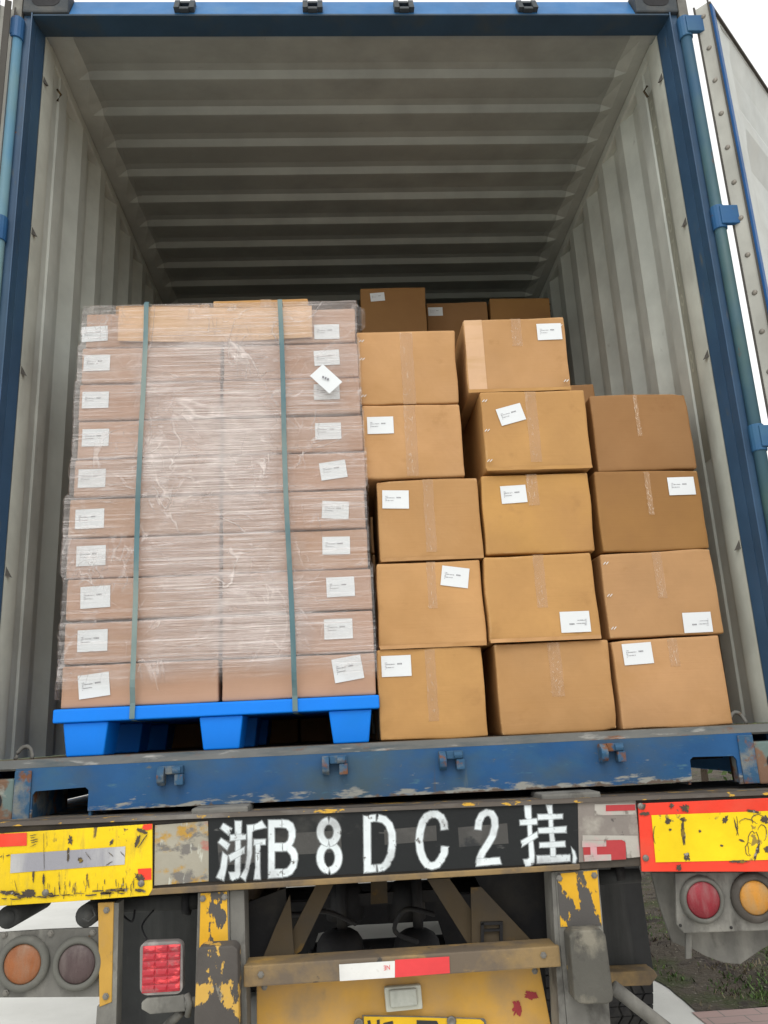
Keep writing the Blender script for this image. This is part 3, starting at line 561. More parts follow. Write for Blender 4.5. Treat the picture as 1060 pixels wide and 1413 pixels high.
m = MB(); m.hexa([V(-1.262, -.048, .012), V(-1.243, -.040, .012), V(-1.243, -.036, .012), V(-1.262, -.044, .012)], [V(-1.262, -.048, 2.62), V(-1.243, -.040, 2.62), V(-1.243, -.036, 2.62), V(-1.262, -.044, 2.62)]); m.build('gasket_flap', 'gasket', dl)

# ================================================================== PALLET LOAD
# pallet
PY = .09
pl = thing('plastic_pallet', 'bright blue plastic pallet under the film-wrapped stack', 'pallet', (-.51, PY, 0))
m = MB(); m.box((-.995, PY, .097), (-.028, PY+1.0, .137)); m.build('deck', 'pallet', pl, bevel=.006, seg=3)
for iy, yy in enumerate((PY+.012, PY+.43, PY+.85)):
    for x0, x1 in ((-.968, -.835), (-.568, -.438), (-.182, -.052)):
        m = MB(); m.hexa([V(x0+.012, yy+.006, 0), V(x1-.012, yy+.006, 0), V(x1-.012, yy+.13, 0), V(x0+.012, yy+.13, 0)], [V(x0, yy, .0965), V(x1, yy, .0965), V(x1, yy+.14, .0965), V(x0, yy+.14, .0965)])
        m.build('block', 'pallet', pl, bevel=.006, seg=3)
# cartons
def axis(Ln, r, step): 
    n = max(2, int(Ln/step)); return [0, r*.35, r, r*2.0]+[r+(Ln-2*r)*i/n for i in range(1, n)]+[Ln-r*2.0, Ln-r, Ln-r*.35, Ln]
def rbox(x0, x1, y0, y1, z0, z1, r=.006, amp=.0012, seed=0, step=.035, crush=None):
    rw = random.Random(int(seed*100)); cw = [rw.uniform(-1, 1)*amp*.9 for _ in range(8)]
    X, Y, Z = axis(x1-x0, r, step), axis(y1-y0, r, step*2), axis(z1-z0, r, step); idx = {}; vs = []; m = MB()
    nx, ny, nzz = len(X)-1, len(Y)-1, len(Z)-1
    def vert(i, j, k):
        if (i, j, k) in idx: return idx[(i, j, k)]
        p = V(X[i], Y[j], Z[k]); c = V(min(max(p.x, r), x1-x0-r), min(max(p.y, r), y1-y0-r), min(max(p.z, r), z1-z0-r)); d = p-c
        if d.length > 1e-6: p = c+d.normalized()*min(r, d.length) if d.length > r else p
        if j == 0 or p.y < r*.5: p.y += disp(p.x, p.z, seed, amp)
        a_, b_ = p.x/(x1-x0), p.z/(z1-z0); p.x += (cw[0]*(1-a_)+cw[1]*a_)*b_; p.z += (cw[2]*(1-a_)+cw[3]*a_)*(1 if b_ > .5 else 0)*b_
        e = noise.noise(V(p.x*9+seed, p.z*9, p.y*5))*amp*.8; p.x += e; p.z += noise.noise(V(p.x*7, seed, p.y*7+p.z*3))*amp*.7*(1 if k in (0, nzz) else .3)
        if crush:
            for (cx, cz, rr, aa) in crush:
                q = math.hypot(p.x-cx*(x1-x0), p.z-cz*(z1-z0))/rr
                if q < 1 and p.y < .06: s_ = (1-q)**1.5*aa; p.y += s_*(.7+.5*noise.noise(V(p.x*90, p.z*90, seed))); p.z += s_*.4*(1 if cz < .5 else -1)
        idx[(i, j, k)] = len(vs); vs.append(p+V(x0, y0, z0)); return idx[(i, j, k)]
    fs = []
    for i in range(nx):
        for k in range(nzz): fs.append((vert(i, 0, k), vert(i+1, 0, k), vert(i+1, 0, k+1), vert(i, 0, k+1))); fs.append((vert(i, ny, k), vert(i, ny, k+1), vert(i+1, ny, k+1), vert(i+1, ny, k)))
        for j in range(ny): fs.append((vert(i, j, 0), vert(i, j+1, 0), vert(i+1, j+1, 0), vert(i+1, j, 0))); fs.append((vert(i, j, nzz), vert(i+1, j, nzz), vert(i+1, j+1, nzz), vert(i, j+1, nzz)))
    for j in range(ny):
        for k in range(nzz): fs.append((vert(0, j, k), vert(0, j, k+1), vert(0, j+1, k+1), vert(0, j+1, k))); fs.append((vert(nx, j, k), vert(nx, j+1, k), vert(nx, j+1, k+1), vert(nx, j, k+1)))
    m.add(vs, fs); return m
def disp(x, z, seed, amp): return amp*(noise.noise(V(x*6+seed*3.1, z*6, seed))*1.2)
def label_part(parent, c, wd, ht, ang, yoff, seed, amp, org, small=False, flip=False, name='address_label'):
    """c: centre (x,z) local; returns label with its printing as sub-part"""
    ca, sa = math.cos(ang), math.sin(ang)
    if flip: ca2, sa2 = -ca, -sa
    else: ca2, sa2 = ca, sa
    def pt(u, v, o):   # u,v from 0..1
        a, b = (u-.5)*wd, (v-.5)*ht; x, z = c[0]+a*ca-b*sa, c[1]+a*sa+b*ca
        return V(x, disp(x, z, seed, amp)-yoff-o, z)+org
    m = MB(); m.grid(lambda u, v: pt(u, v, 0), 6, 4); lo = m.build(name, 'paper', parent, fixn=False)
    ik = MB(); rr = random.Random(int(seed*10)+3)
    def dash(u0, u1, v0, v1, mi):
        if flip: u0, u1, v0, v1 = 1-u1, 1-u0, 1-v1, 1-v0
        ik.add([pt(u0, v0, .0008), pt(u1, v0, .0008), pt(u1, v1, .0008), pt(u0, v1, .0008)], [(0, 1, 2, 3)], mi)
    y_ = .68
    for ln, (u0, u1) in enumerate(((.12, .2), (.12, .46), (.12, .17), (.12, .42), (.12, .14))):
        u = u0
        while u < u1:
            w_ = rr.uniform(.008, .022); dash(u, min(u+w_, u1), y_-rr.uniform(.028, .044), y_, 1 if rr.random() < .35 else 0); u += w_+.008
        y_ -= .075
    u = .54
    while u < (.70 if not small else .86):
        w_ = rr.uniform(.02, .034); dash(u, u+w_, .565, .635, 0); u += w_+.014
    ik.build('printing', ['ink', 'inklight'], lo, fixn=False)
    return lo
def carton(name, label, group, x0, x1, z0, z1, y0, dep, mt, seed, rz=0, tape=None, lab=None, staples=0, crush=None, strip=False, flap=False, amp=.0034, r=.006, cat='carton'):
    org = V((x0+x1)/2, y0, z0); t = thing(name, label, cat, org, group); t.rotation_euler = (0, 0, R_(rz))
    W_, H_ = x1-x0, z1-z0
    m = rbox(x0, x1, y0, y0+dep, z0, z1, r, amp, seed, crush=crush); m.build('box', mt, t, smooth=True, fixn=False)
    lo = V(x0, y0, z0)
    if tape:
        u, va, wd, tz = tape; m = MB(); tp_ = random.Random(seed)
        def tf(a, b):
            x = u*W_+(a-.5)*wd+.002*noise.noise(V(b*5, seed, 0)); z = H_-.002-(H_*va)*(1-b); return V(x, disp(x, z, seed, amp)-.0012-.0012*abs(noise.noise(V(a*4, b*14, seed)))*tz, z)+lo
        m.grid(tf, 8, 24)
        for k in range(int(5+tz*9)):
            a0, b0 = tp_.uniform(.08, .7), tp_.random()**1.3; an = tp_.choice([tp_.uniform(-.3, .3)+1.57, tp_.uniform(.5, 1.1), tp_.uniform(2.0, 2.6)]); ln = tp_.uniform(.006, .030 if abs(an-1.57) < .4 else .014); hw = tp_.uniform(.0003, .0009); q = tf(a0, b0)
            d = V(math.cos(an), 0, math.sin(an)); nn = V(-d.z, 0, d.x); c_ = q+V(0, -.0012, 0)
            if c_.z+d.z*ln > z1-.004 or c_.z < z0+.004: continue
            m.add([c_-nn*hw*.2, c_+d*ln*.5-nn*hw+V(0, -.0006, 0), c_+d*ln, c_+d*ln*.5+nn*hw+V(0, -.0006, 0)], [(0, 1, 2, 3)], 1)
        m.build('packing_tape', ['tape', 'tapeglint'], t, smooth=True, fixn=False)
    if strip:
        m = MB(); m.grid(lambda a, b: V(.004+a*.062, -.0012+disp(.004+a*.062, H_*b, seed, amp), .003+(H_-.006)*b)+lo, 3, 8); m.build('pale_strip', 'kraftpale', t, fixn=False)
    if lab:
        (lx, lz, wd, ht, ang, flip) = lab; label_part(t, (lx, lz), wd, ht, R_(ang), .0026, seed, amp, lo, flip=flip)
    if staples:
        for k in range(abs(staples)):
          m = MB()
          for q in (0,):
            z = H_*(.12+.76*k/(max(1, abs(staples)-1))); x = .014 if staples > 0 else W_-.016
            for q in (-.0045, .0045):
                a = V(x+q-.004, -.0022, z-.004)+lo; b = V(x+q+.004, -.0022, z+.004)+lo; n_ = V(.0008, 0, -.0008); m.add([a-n_, a+n_, b+n_, b-n_], [(0, 1, 2, 3)])
          m.build('staple', 'paper', t, fixn=False)
    if flap:
        m = MB(); m.grid(lambda a, b: V(.002+a*(W_-.004), -.0035-.006*(1-b)*abs(noise.noise(V(a*5, seed, 1))), -.002+.012*b)+lo, 24, 2); m.build('bottom_flap', mt, t, fixn=False)
    return t
def labpx(px, py, Y, x0, z0):
    p = P(px, py, Y); return p.x-x0, p.z-z0

GRP = 'brown cartons stacked loose on the right'
# key: x0,x1,z0,z1,y,rz, tape(u,frac,width,wrinkle), label(px,py,w,h,ang,flip), staples, crush, strip, flap, text
CART = [
 (-.027, .300, .000, .271, .120, 0, (.50, .80, .032, 1), (547, 919, .092, .064, 0, 0), 0, [(.03, .06, .05, .012), (.04, .45, .03, .006)], 0, 0, 'bottom carton of the column beside the pallet, crushed lower left corner and upper left label'),
 (-.020, .318, .276, .548, .120, .4, (.52, .55, .028, 1), (628, 796, .088, .064, -9, 0), 0, None, 0, 1, 'carton second from the floor beside the pallet, tilted label near its top right'),
 (-.003, .331, .554, .826, .122, -.3, (.50, .9, .034, 1), (546, 689, .087, .062, -2, 0), 0, None, 0, 1, 'third carton up beside the pallet, label near its upper left edge and full-height tape'),
 (-.042, .290, .815+.016, .815+.272, .120, 0, (.48, .97, .040, 3), (525, 587, .088, .060, 0, 0), 0, None, 0, 0, 'fourth carton up beside the pallet, small left label and crinkled glossy tape'),
 (-.048, .288, 1.092, 1.360, .120, .3, (.50, 1.0, .044, 1), None, 4, None, 0, 0, 'unlabelled top carton of the column beside the pallet, staples down its left edge'),
 (.343, .700, .000, .276, .125, -.6, (.52, .6, .040, 2), None, 0, [(.05, .6, .05, .004), (.96, .04, .03, .006)], 0, 0, 'unlabelled bottom carton of the middle column, scuffed face with faint tape marks'),
 (.325, .681, .281, .557, .112, .8, (.50, .62, .034, 1), (794, 858, .095, .066, 0, 1), 0, None, 0, 1, 'second carton up in the middle column, upside-down label at its lower right'),
 (.338, .697, .562, .832, .122, -.3, (.48, .40, .036, 2), (709, 682, .085, .060, 2, 0), 0, None, 0, 0, 'third carton up in the middle column, label left of a short tape'),
 (.358, .715, .842, 1.122, .106, .8, (.48, .9, .038, 1), (705, 572, .088, .062, 15, 0), 3, [(.02, .03, .04, .01)], 0, 1, 'fourth carton up in the middle column with a strongly tilted label'),
 (.322, .678, 1.127, 1.402, .118, -.4, (.52, .38, .036, 1), (758, 458, .086, .062, 0, 0), -2, [(.97, .04, .03, .01)], 1, 1, 'topmost carton of the middle column, pale strip down its left side'),
 (.716, 1.064, .000, .273, .122, 0, (.55, .32, .032, 1), (880, 902, .094, .066, 2, 0), 0, None, 0, 0, 'bottom carton of the right column, label at its upper left'),
 (.712, 1.080, .278, .554, .124, -.3, (.50, .55, .030, 2), (962, 859, .092, .064, 0, 1), 3, [(.02, .1, .04, .006)], 0, 0, 'second carton up in the right column, upside-down label at its lower right'),
 (.722, 1.078, .558, .829, .124, .2, (.50, .55, .018, 3), (940, 671, .090, .062, 0, 0), 0, None, 0, 0, 'third carton up in the right column, label at its upper right'),
 (.742, 1.077, .834, 1.105, .126, -.4, (.46, .55, .014, 3), None, 0, [(.02, .97, .03, .006)], 0, 0, 'unlabelled top carton of the right column, dull brown'),
]
for i, (x0, x1, z0, z1, y0, rz, tp, lb, stp, cr_, sp_, fl_, txt) in enumerate(CART):
    lab = None
    if lb:
        lx, lz = labpx(lb[0], lb[1], y0, x0, z0); lab = (lx, lz, lb[2], lb[3], lb[4], bool(lb[5]))
    carton('cardboard_carton', txt, GRP, x0, x1, z0, z1, y0, .50, 'kraftdullshade' if i in (12, 13) else 'kraft', i*1.7+1, rz, tp, lab, stp, (cr_ or [])+[(random.Random(i).choice([.02, .98]), random.Random(i+50).choice([.02, .97]), .045, .009), (random.Random(i+9).uniform(.2, .8), .01, .035, .004)], bool(sp_), bool(fl_), amp=.0045)
# deep rows
DG = 'brown cartons farther inside the container'
def deep(x0, x1, z1, y, label, lb=None, seed=30, ht=.275):
    lab = None
    if lb: lx, lz = labpx(lb[0], lb[1], y, x0, z1-ht); lab = (lx, lz, .085*lb[2], .055*lb[2], lb[3], False)
    carton('cardboard_carton', label, DG, x0, x1, z1-ht, z1, y, .5, 'kraftdullshade', seed, 0, None, lab)
deep(.011, .340, 2.205, 1.25, 'leftmost and tallest of the shaded cartons deep at the back, small tilted label', (521, 410, .85, 4), 31)
deep(.362, .684, 2.200, 1.40, 'shaded carton deep at the back, middle of three, small label at its left', (601, 430, .9, 0), 32)
deep(.700, 1.02, 2.215, 1.40, 'rightmost shaded carton deep at the back, no label', None, 33)
deep(.610, .946, 1.385, .66, 'shaded carton just behind the unlabelled top carton of the right column', None, 34, .275)
HG = 'plain cartons filling the rows behind'
for (x0, x1, y, zt) in ((.011, .340, 1.25, 1.93), (.362, .684, 1.40, 1.925), (.700, 1.02, 1.40, 1.94), (.610, .946, .66, 1.11)):
    z = zt; n = 7 if zt > 1.5 else 4; hh = zt/n
    for k in range(n):
        carton('cardboard_carton', 'plain brown carton in the rows hidden behind the front columns', HG, x0, x1, k*hh, (k+1)*hh-.003, y, .5, 'kraft', 40+k, 0)
# pallet cartons: ten layers, two across
PG = 'flat cartons wrapped on the blue pallet'
rowz = [.138+.1315*k for k in range(11)]
labL = [(130, 946, .092, .070, 6), (128, 884, .090, .066, 1), (132, 824, .090, .068, 2), (126, 767, .090, .064, 1), (124, 716, .090, .064, 1), (127, 660, .086, .062, 0), (132, 604, .086, .060, 0), (132, 552, .086, .058, 0), (134, 501, .086, .058, 0), (131, 461, .086, .056, 3)]
labR = [(480, 923, .090, .072, 8), (467, 868, .088, .062, 0), (470, 810, .088, .062, 1), (464, 753, .088, .058, -1), (463, 704, .086, .058, -4), (460, 649, .086, .060, 7), (453, 595, .086, .058, 0), (451, 541, .086, .056, 0), (451, 494, .086, .056, 2), (451, 458, .086, .056, 0)]
offL = [-.004, -.004, -.002, -.010, -.012, .000, .002, .0, .004, .010]; offR = [.004, .004, .004, -.004, -.006, .0, -.004, -.008, -.008, -.014]
ordn = ['lowest', 'second', 'third', 'fourth', 'fifth', 'sixth', 'seventh', 'eighth', 'ninth', 'top']
PCY = .105
for k in range(10):
    z0, z1 = rowz[k], rowz[k+1]-.0055
    for side in (0, 1):
        if side == 0: x0, x1, lb = -.975+offL[k], -.512, labL[k]
        else: x0, x1, lb = -.502, -.040+offR[k], labR[k]
        y0 = PCY+.004*math.sin(k*2.3+side)
        lx, lz = labpx(lb[0], lb[1], y0, x0, z0)
        txt = '%s flat carton %s wrapped pallet, %s column' % (ordn[k], 'from the bottom of the' if 0 < k < 9 else 'on the', 'left-hand' if side == 0 else 'right-hand')
        carton('flat_carton', txt, PG, x0, x1, z0, z1, y0, .93, 'kraftpink', 60+k*2+side, 0, None, (lx, lz, lb[2], lb[3], lb[4], False), 0, amp=.002)
# cardboard laid over the front of the top layer
def sh(u, v):
    x = -.853+u*.652; z = 1.455-.118*v*(1+.10*math.sin(u*3.0)) + .006*math.sin(u*5+1)*(1-v); return V(x, PCY-.012-.006*math.sin(v*3)-.003*noise.noise(V(u*6, v*2, 1)), z)
m = MB(); m.grid(sh, 40, 10); m.grid(lambda u, v: sh(u, v)+V(0, .003, 0), 40, 10, flip=True)
m.grid(lambda u, v: V(-.853+u*.652, PCY-.012+.25*v, 1.455+.006*math.sin(u*5+1)*(1-v)+.003*noise.noise(V(u*6, v*3, 2))+.001), 40, 4)
tag(m.build('cardboard_sheet', 'kraftpale', smooth=True, fixn=False, org=None), 'pale plain cardboard sheet folded over the top front of the wrapped stack', 'cardboard sheet')
# loose flattened cartons on top
carton('flat_carton', 'low brown carton lying on the wrapped stack, left behind the cardboard sheet', 'flat cartons on top of the stack', -.905, -.572, 1.4785, 1.552, .235, .45, 'kraftdullshade', 91, 0)
carton('flat_carton', 'flat brown carton on top of the stack with tape over its middle', 'flat cartons on top of the stack', -.562, -.214, 1.4785, 1.566, .235, .45, 'kraft', 92, -.5, (.55, .9, .04, 1))
for k in range(3):
    carton('cardboard_carton', 'plain brown carton in the rows hidden behind the front columns', 'plain cartons filling the rows behind', -.97+.32*k, -.66+.32*k, 0, .28, 1.2, .5, 'kraftdullshade', 95+k, 0)
# straps
def strap(xa, xb, label):
    t = MB(); wd = .0078; pts = []
    n = 60
    for i in range(n+1):
        v = i/n; z = .100+(1.462-.100)*v; x = xa+(xb-xa)*v+.0025*math.sin(v*9); y = PCY-.0375-.001*math.sin(v*40)
        if z < .15: y = PY-.006
        elif z < .20: y = PY-.006+(PCY-.0375-PY+.006)*(z-.15)/.05
        pts.append(V(x, y, z))
    pts += [V(xb, PCY-.02, 1.476), V(xb, PCY+.4, 1.476), V(xb, PCY+.90, 1.47)]
    pts = [V(xa, PY+.5, .094), V(xa, PY+.03, .094)]+pts
    vs = [];
    for p in pts: vs += [p-V(wd, 0, 0), p+V(wd, 0, 0)]
    t.add(vs, [(2*i, 2*i+1, 2*i+3, 2*i+2) for i in range(len(pts)-1)])
    o = t.build('packing_strap', 'strap', fixn=False, smooth=False); tag(o, label, 'strap', 'straps round the wrapped stack')
strap(-.762, -.757, 'blue-green plastic strap running down the left of the wrapped stack')
strap(-.281, -.309, 'blue-green plastic strap running down the right of the wrapped stack')
# stretch film
FX0, FX1, FZ0, FZ1 = -.9805, -.0345, .165, 1.462
def inset(z):  # film follows row offsets
    k = min(9, max(0, int((z-.138)/.1315))); return offL[k], offR[k]
def filmfront(u, v, yo=0.0):
    z = FZ0+(FZ1-FZ0)*v; a, b = inset(z); x = (FX0+a)+(FX1+b-FX0-a)*u
    ed = (.138+.1315*round((z-.138)/.1315)-z); dent = .006*math.exp(-(ed/.010)**2)*(1-.3*math.sin(u*9))
    fine = .0015*noise.noise(V(x*6, z*70, 0))+.0035*noise.noise(V(x*12+z*9, z*16-x*5, 4))
    return V(x, PCY-.028-yo+dent+fine, z)
fm = MB(); NU, NV = 130, 330
fm.grid(filmfront, NU, NV)
def edgealpha(u, v, lo):
    return 1.0
fa = []
for j in range(NV+1):
    for i in range(NU+1):
        u, v = i/NU, j/NV; lowz = .015+.02*noise.noise(V(u*7, 0, 2))+(.012 if .22 < u < .9 else 0)*1.0
        fa.append(min(1, max(0, (v-lowz)*25)))
for s_ in (0, 1):   # sides
    def sf(u, v, s_=s_):
        p = filmfront(s_, v); k = (FX0-.004 if s_ == 0 else FX1+.004)+inset(p.z)[s_]; return V(k+.004*noise.noise(V(u*9, v*30, s_)), p.y+u*(.96+.02), p.z)
    fm.grid(sf, 20, 120, flip=(s_ == 1)); fa += [1.0]*(21*121)
fm.grid(lambda u, v: V(FX0+.01+(FX1-FX0-.02)*u, PCY-.028+.98*v, FZ1+.004*noise.noise(V(u*20, v*20, 0))), 40, 30); fa += [1.0]*(41*31)
def tuft(cx, cy, cz, rr, sx, sz, seed):   # loose crumpled corners
    n = 26
    def f(u, v):
        th = (u-.5)*math.pi*1.0; ph = (v-.5)*math.pi; d = 1+.25*noise.noise(V(u*5, v*5, seed))+.1*noise.noise(V(u*14, v*14, seed))
        return V(cx+rr*sx*math.sin(th)*math.cos(ph)*d, cy-rr*.6*math.cos(th)*math.cos(ph)*d, cz+rr*sz*math.sin(ph)*d)
    fm.grid(f, n, n); fa.extend([.55]*((n+1)**2))
tuft(-.048, .16, 1.435, .034, 1.0, 1.5, 1); tuft(-.93, .14, 1.468, .045, 1.3, .5, 2); tuft(-.975, .12, 1.325, .02, 1.0, .8, 3)
fm.a = fa
film = fm.build('stretch_film', 'film', smooth=True, fixn=False); tag(film, 'clear crinkled stretch film wrapped round the pallet of cartons', 'stretch film')
f2 = MB(); NU2, NV2 = 130, 260; a2 = []
for j in range(NV2+1):
    for i in range(NU2+1):
        u, v = i/NU2, j/NV2
        z = .17+(1.335-.17)*v
        xl = -.80+.05*(1-v)+.025*noise.noise(V(0, z*6, 7))+.012*noise.noise(V(0, z*25, 7)) - .05*max(0, v-.6); xr = -.245-.03*v+.03*noise.noise(V(3, z*6, 9))+.014*noise.noise(V(3, z*24, 9))+.12*max(0, .5-v)
        x = xl+(xr-xl)*u; p = filmfront((x-FX0)/(FX1-FX0), (z-FZ0)/(FZ1-FZ0), .004); f2.v.append(p)
        k = 1.0
        if v < .16: k = max(0, min(1, (v-.02-.045*noise.noise(V(x*9, 1, 1)))*12))
        if v > .97: k = (1-v)/.03
        fe_ = .05+.05*noise.noise(V(u*3, z*14, 2)); k *= min(1, max(0, (u-fe_*.4)/(.06+fe_)))*min(1, max(0, (1-u-fe_*.4)/(.10+fe_*1.5)))
        a2.append(k)
for j in range(NV2):
    for i in range(NU2):
        q = j*(NU2+1)+i; f2.f.append((q, q+1, q+NU2+2, q+NU2+1)); f2.mi.append(0)
f2.a = a2
f2.build('film_overlap', 'film2', film, smooth=True, fixn=False)
# raised folds and crumpled edges in the film
fr = MB(); fa3 = []; rf = random.Random(21)
def fold(pts, wd, al):
    k0 = len(fr.v)
    n = len(pts)
    for i, (x, z) in enumerate(pts):
        x2, z2 = pts[min(i+1, n-1)]; x1, z1 = pts[max(i-1, 0)]; dx, dz = x2-x1, z2-z1; l = math.hypot(dx, dz) or 1; w2 = wd*(.35+.65*math.sin(math.pi*(i+.3)/n))*(1+.5*noise.noise(V(x*40, z*40, 0)))
        u, v = (x-FX0)/(FX1-FX0), (z-FZ0)/(FZ1-FZ0)
        for q, hh in ((-1, 0), (0, .0012), (1, 0)):
            p = filmfront(u, v, .0052+hh*wd/.004); fr.v.append(p+V(-dz/l*w2*q, 0, dx/l*w2*q)); fa3.append(al if q == 0 else .05)
    for i in range(n-1):
        for q in range(2): fr.f.append((k0+3*i+q, k0+3*i+q+1, k0+3*i+q+4, k0+3*i+q+3)); fr.mi.append(0)
for i in range(46):
    x = rf.uniform(-.80, -.24); z = rf.uniform(.24, 1.30); a_ = rf.choice([rf.uniform(-1.3, -.7), rf.uniform(.8, 1.4), rf.uniform(-.25, .25)]); ln = rf.uniform(.05, .22); cv = rf.uniform(-2.5, 2.5); pts = []
    for k in range(16):
        pts.append((x, z)); a_ += cv*ln/16+rf.uniform(-.12, .12); x += math.cos(a_)*ln/15; z += math.sin(a_)*ln/15
    pts = [(min(max(px_, -.90), -.12), min(max(pz_, .18), 1.42)) for px_, pz_ in pts]
    fold(pts, rf.uniform(.001, .0032), rf.uniform(.5, 1.0))
for i in range(60):     # ragged vertical borders of the overlap
    sd_ = rf.random() < .5; z = rf.uniform(.2, 1.3); x = (-.79 if sd_ else -.25)+rf.uniform(-.035, .035)+(.02*(1.3-z) if sd_ else .04*max(0, .7-z)); a_ = math.pi/2+rf.uniform(-.9, .9); ln = rf.uniform(.02, .08); pts = []
    for k in range(10): pts.append((x, z)); a_ += rf.uniform(-.35, .35); x += math.cos(a_)*ln/9; z += math.sin(a_)*ln/9
    fold(pts, rf.uniform(.0008, .003), rf.uniform(.5, 1.0))
for k in range(1, 9):   # gathered film where the layers of cartons meet
    for i in range(5):
        x = rf.uniform(-.95, -.2); z = .138+.1315*k+rf.uniform(-.010, .010); pts = []
        for q in range(12): pts.append((x, z)); x += .010; z += rf.uniform(-.003, .003)
        fold(pts, rf.uniform(.0008, .0022), rf.uniform(.4, .9))
fr.a = fa3; fr.build('film_fold', 'film2', film, smooth=True, fixn=False)
# paper slip on the film
sc_ = P(450, 522, PCY-.045); m = MB(); q = []
for a, b in ((-.030, -.046), (.030, -.046), (.030, .046), (-.030, .046)):
    an = R_(43); q.append(V(sc_.x+a*math.cos(an)-b*math.sin(an), PCY-.043+.004*(b > 0), sc_.z+a*math.sin(an)+b*math.cos(an)))
m.add(q, [(0, 1, 2, 3)]); slip = m.build('paper_slip', 'paper', fixn=False); tag(slip, 'white paper slip set diagonally over two labels at the right of the stack', 'paper slip')
m = MB()
for k in range(3):
    c_ = sc_+V(-.010+.008*k, 0, .004-.004*k); m.add([V(c_.x-.003, PCY-.0455, c_.z-.003), V(c_.x+.003, PCY-.0455, c_.z-.004), V(c_.x+.004, PCY-.0455, c_.z+.004), V(c_.x-.002, PCY-.0455, c_.z+.005)], [(0, 1, 2, 3)])
m.build('printing', 'ink', slip, fixn=False)

# ================================================================== TRAILER
T = thing('container_trailer', 'worn yellow and black container trailer carrying the blue container', 'trailer', (0, 0, GZ))
YB = -.10
def quadbox(pts, Y, dy, mt, name, parent, bevel=0, smooth=False):
    m = MB(); m.slab([P(x, y, Y) for x, y in pts], dy); return m.build(name, mt, parent, bevel=bevel, smooth=smooth)
# beam body in world coordinates, tilt like the photo
def bz_top(x): return -.1655-.0115*x
m = MB()
a, b = -1.25, 1.25
m.hexa([V(a, YB+.004, -.352), V(b, YB+.004, -.352), V(b, YB+.12, -.352), V(a, YB+.12, -.352)], [V(a, YB+.004, bz_top(a)-.012), V(b, YB+.004, bz_top(b)-.012), V(b, YB+.12, bz_top(b)-.012), V(a, YB+.12, bz_top(a)-.012)])
beam = m.build('rear_beam', 'chassis', T, bevel=.004)
m = MB(); m.hexa([V(a, YB-.012, bz_top(a)-.0115), V(b, YB-.012, bz_top(b)-.0115), V(b, .10, bz_top(b)-.0115), V(a, .10, bz_top(a)-.0115)], [V(a, YB-.004, bz_top(a)), V(b, YB-.004, bz_top(b)), V(b, .10, bz_top(b)-.004), V(a, .10, bz_top(a)-.004)])
m.build('beam_lip', 'beamlip', beam, bevel=.004)
m = MB(); m.hexa([V(-.66, YB-.006, -.352), V(.48, YB-.006, -.3505), V(.48, YB+.02, -.3505), V(-.66, YB+.02, -.352)], [V(-.66, YB-.010, -.336), V(.48, YB-.010, -.336), V(.48, YB+.0, -.336), V(-.66, YB+.0, -.336)])
m.build('beam_lower_lip', 'baryellow', beam, bevel=.003)
for (x0, x1) in ((268, 345), (742, 822)):
    pA, pB = P(x0, 1112 if x0 < 500 else 1090, -.04), P(x1, 1108 if x0 < 500 else 1086, -.04)
    m = MB(); zt = max(bz_top(pA.x), bz_top(pB.x)); m.box((pA.x, -.085, zt-.02), (pB.x, .06, zt+.012)); m.build('twistlock_pad', 'dusty', beam, bevel=.006)
# black number board
quadbox([(288, 1124), (530, 1112), (797, 1105), (799, 1190), (530, 1204), (288, 1217)], YB-.003, .006, 'black', 'number_board', beam)
# mottled patches
quadbox([(214, 1139), (287, 1133), (289, 1216), (213, 1222)], YB-.002, .005, 'patchL', 'old_paint_patch', beam)
pr_ = quadbox([(797.5, 1106), (877, 1102), (884, 1182), (799, 1190)], YB-.002, .005, 'patchR', 'old_paint_patch', beam)
def sheetpx(pts, Y, mt, name, parent): m = MB(); m.sheet([P(x, y, Y) for x, y in pts]); return m.build(name, mt, parent, fixn=False)
def px3(pts, ox=700, oy=1090, s=5.3): return [(ox+x/s, oy+y/s) for x, y in pts]
sheetpx(px3([(640, 105), (935, 100), (942, 180), (640, 188)]), YB-.0030, 'patchpale', 'worn_tape', beam)
sheetpx(px3([(722, 112), (935, 106), (938, 150), (722, 156)]), YB-.0040, 'patchred', 'worn_tape', beam)
sheetpx(px3([(552, 332), (955, 335), (972, 490), (880, 500), (862, 372), (552, 372)]), YB-.0030, 'patchpale', 'worn_tape', beam)
sheetpx(px3([(552, 372), (840, 366), (866, 385), (870, 508), (562, 522)]), YB-.0040, 'patchred', 'worn_tape', beam)
for q in ([(548, 372), (725, 370), (725, 414), (548, 420)], [(608, 418), (655, 418), (658, 474), (611, 476)], [(562, 476), (760, 472), (762, 516), (566, 524)]):
    sheetpx(px3(q), YB-.0050, 'patchpale', 'worn_tape', beam)
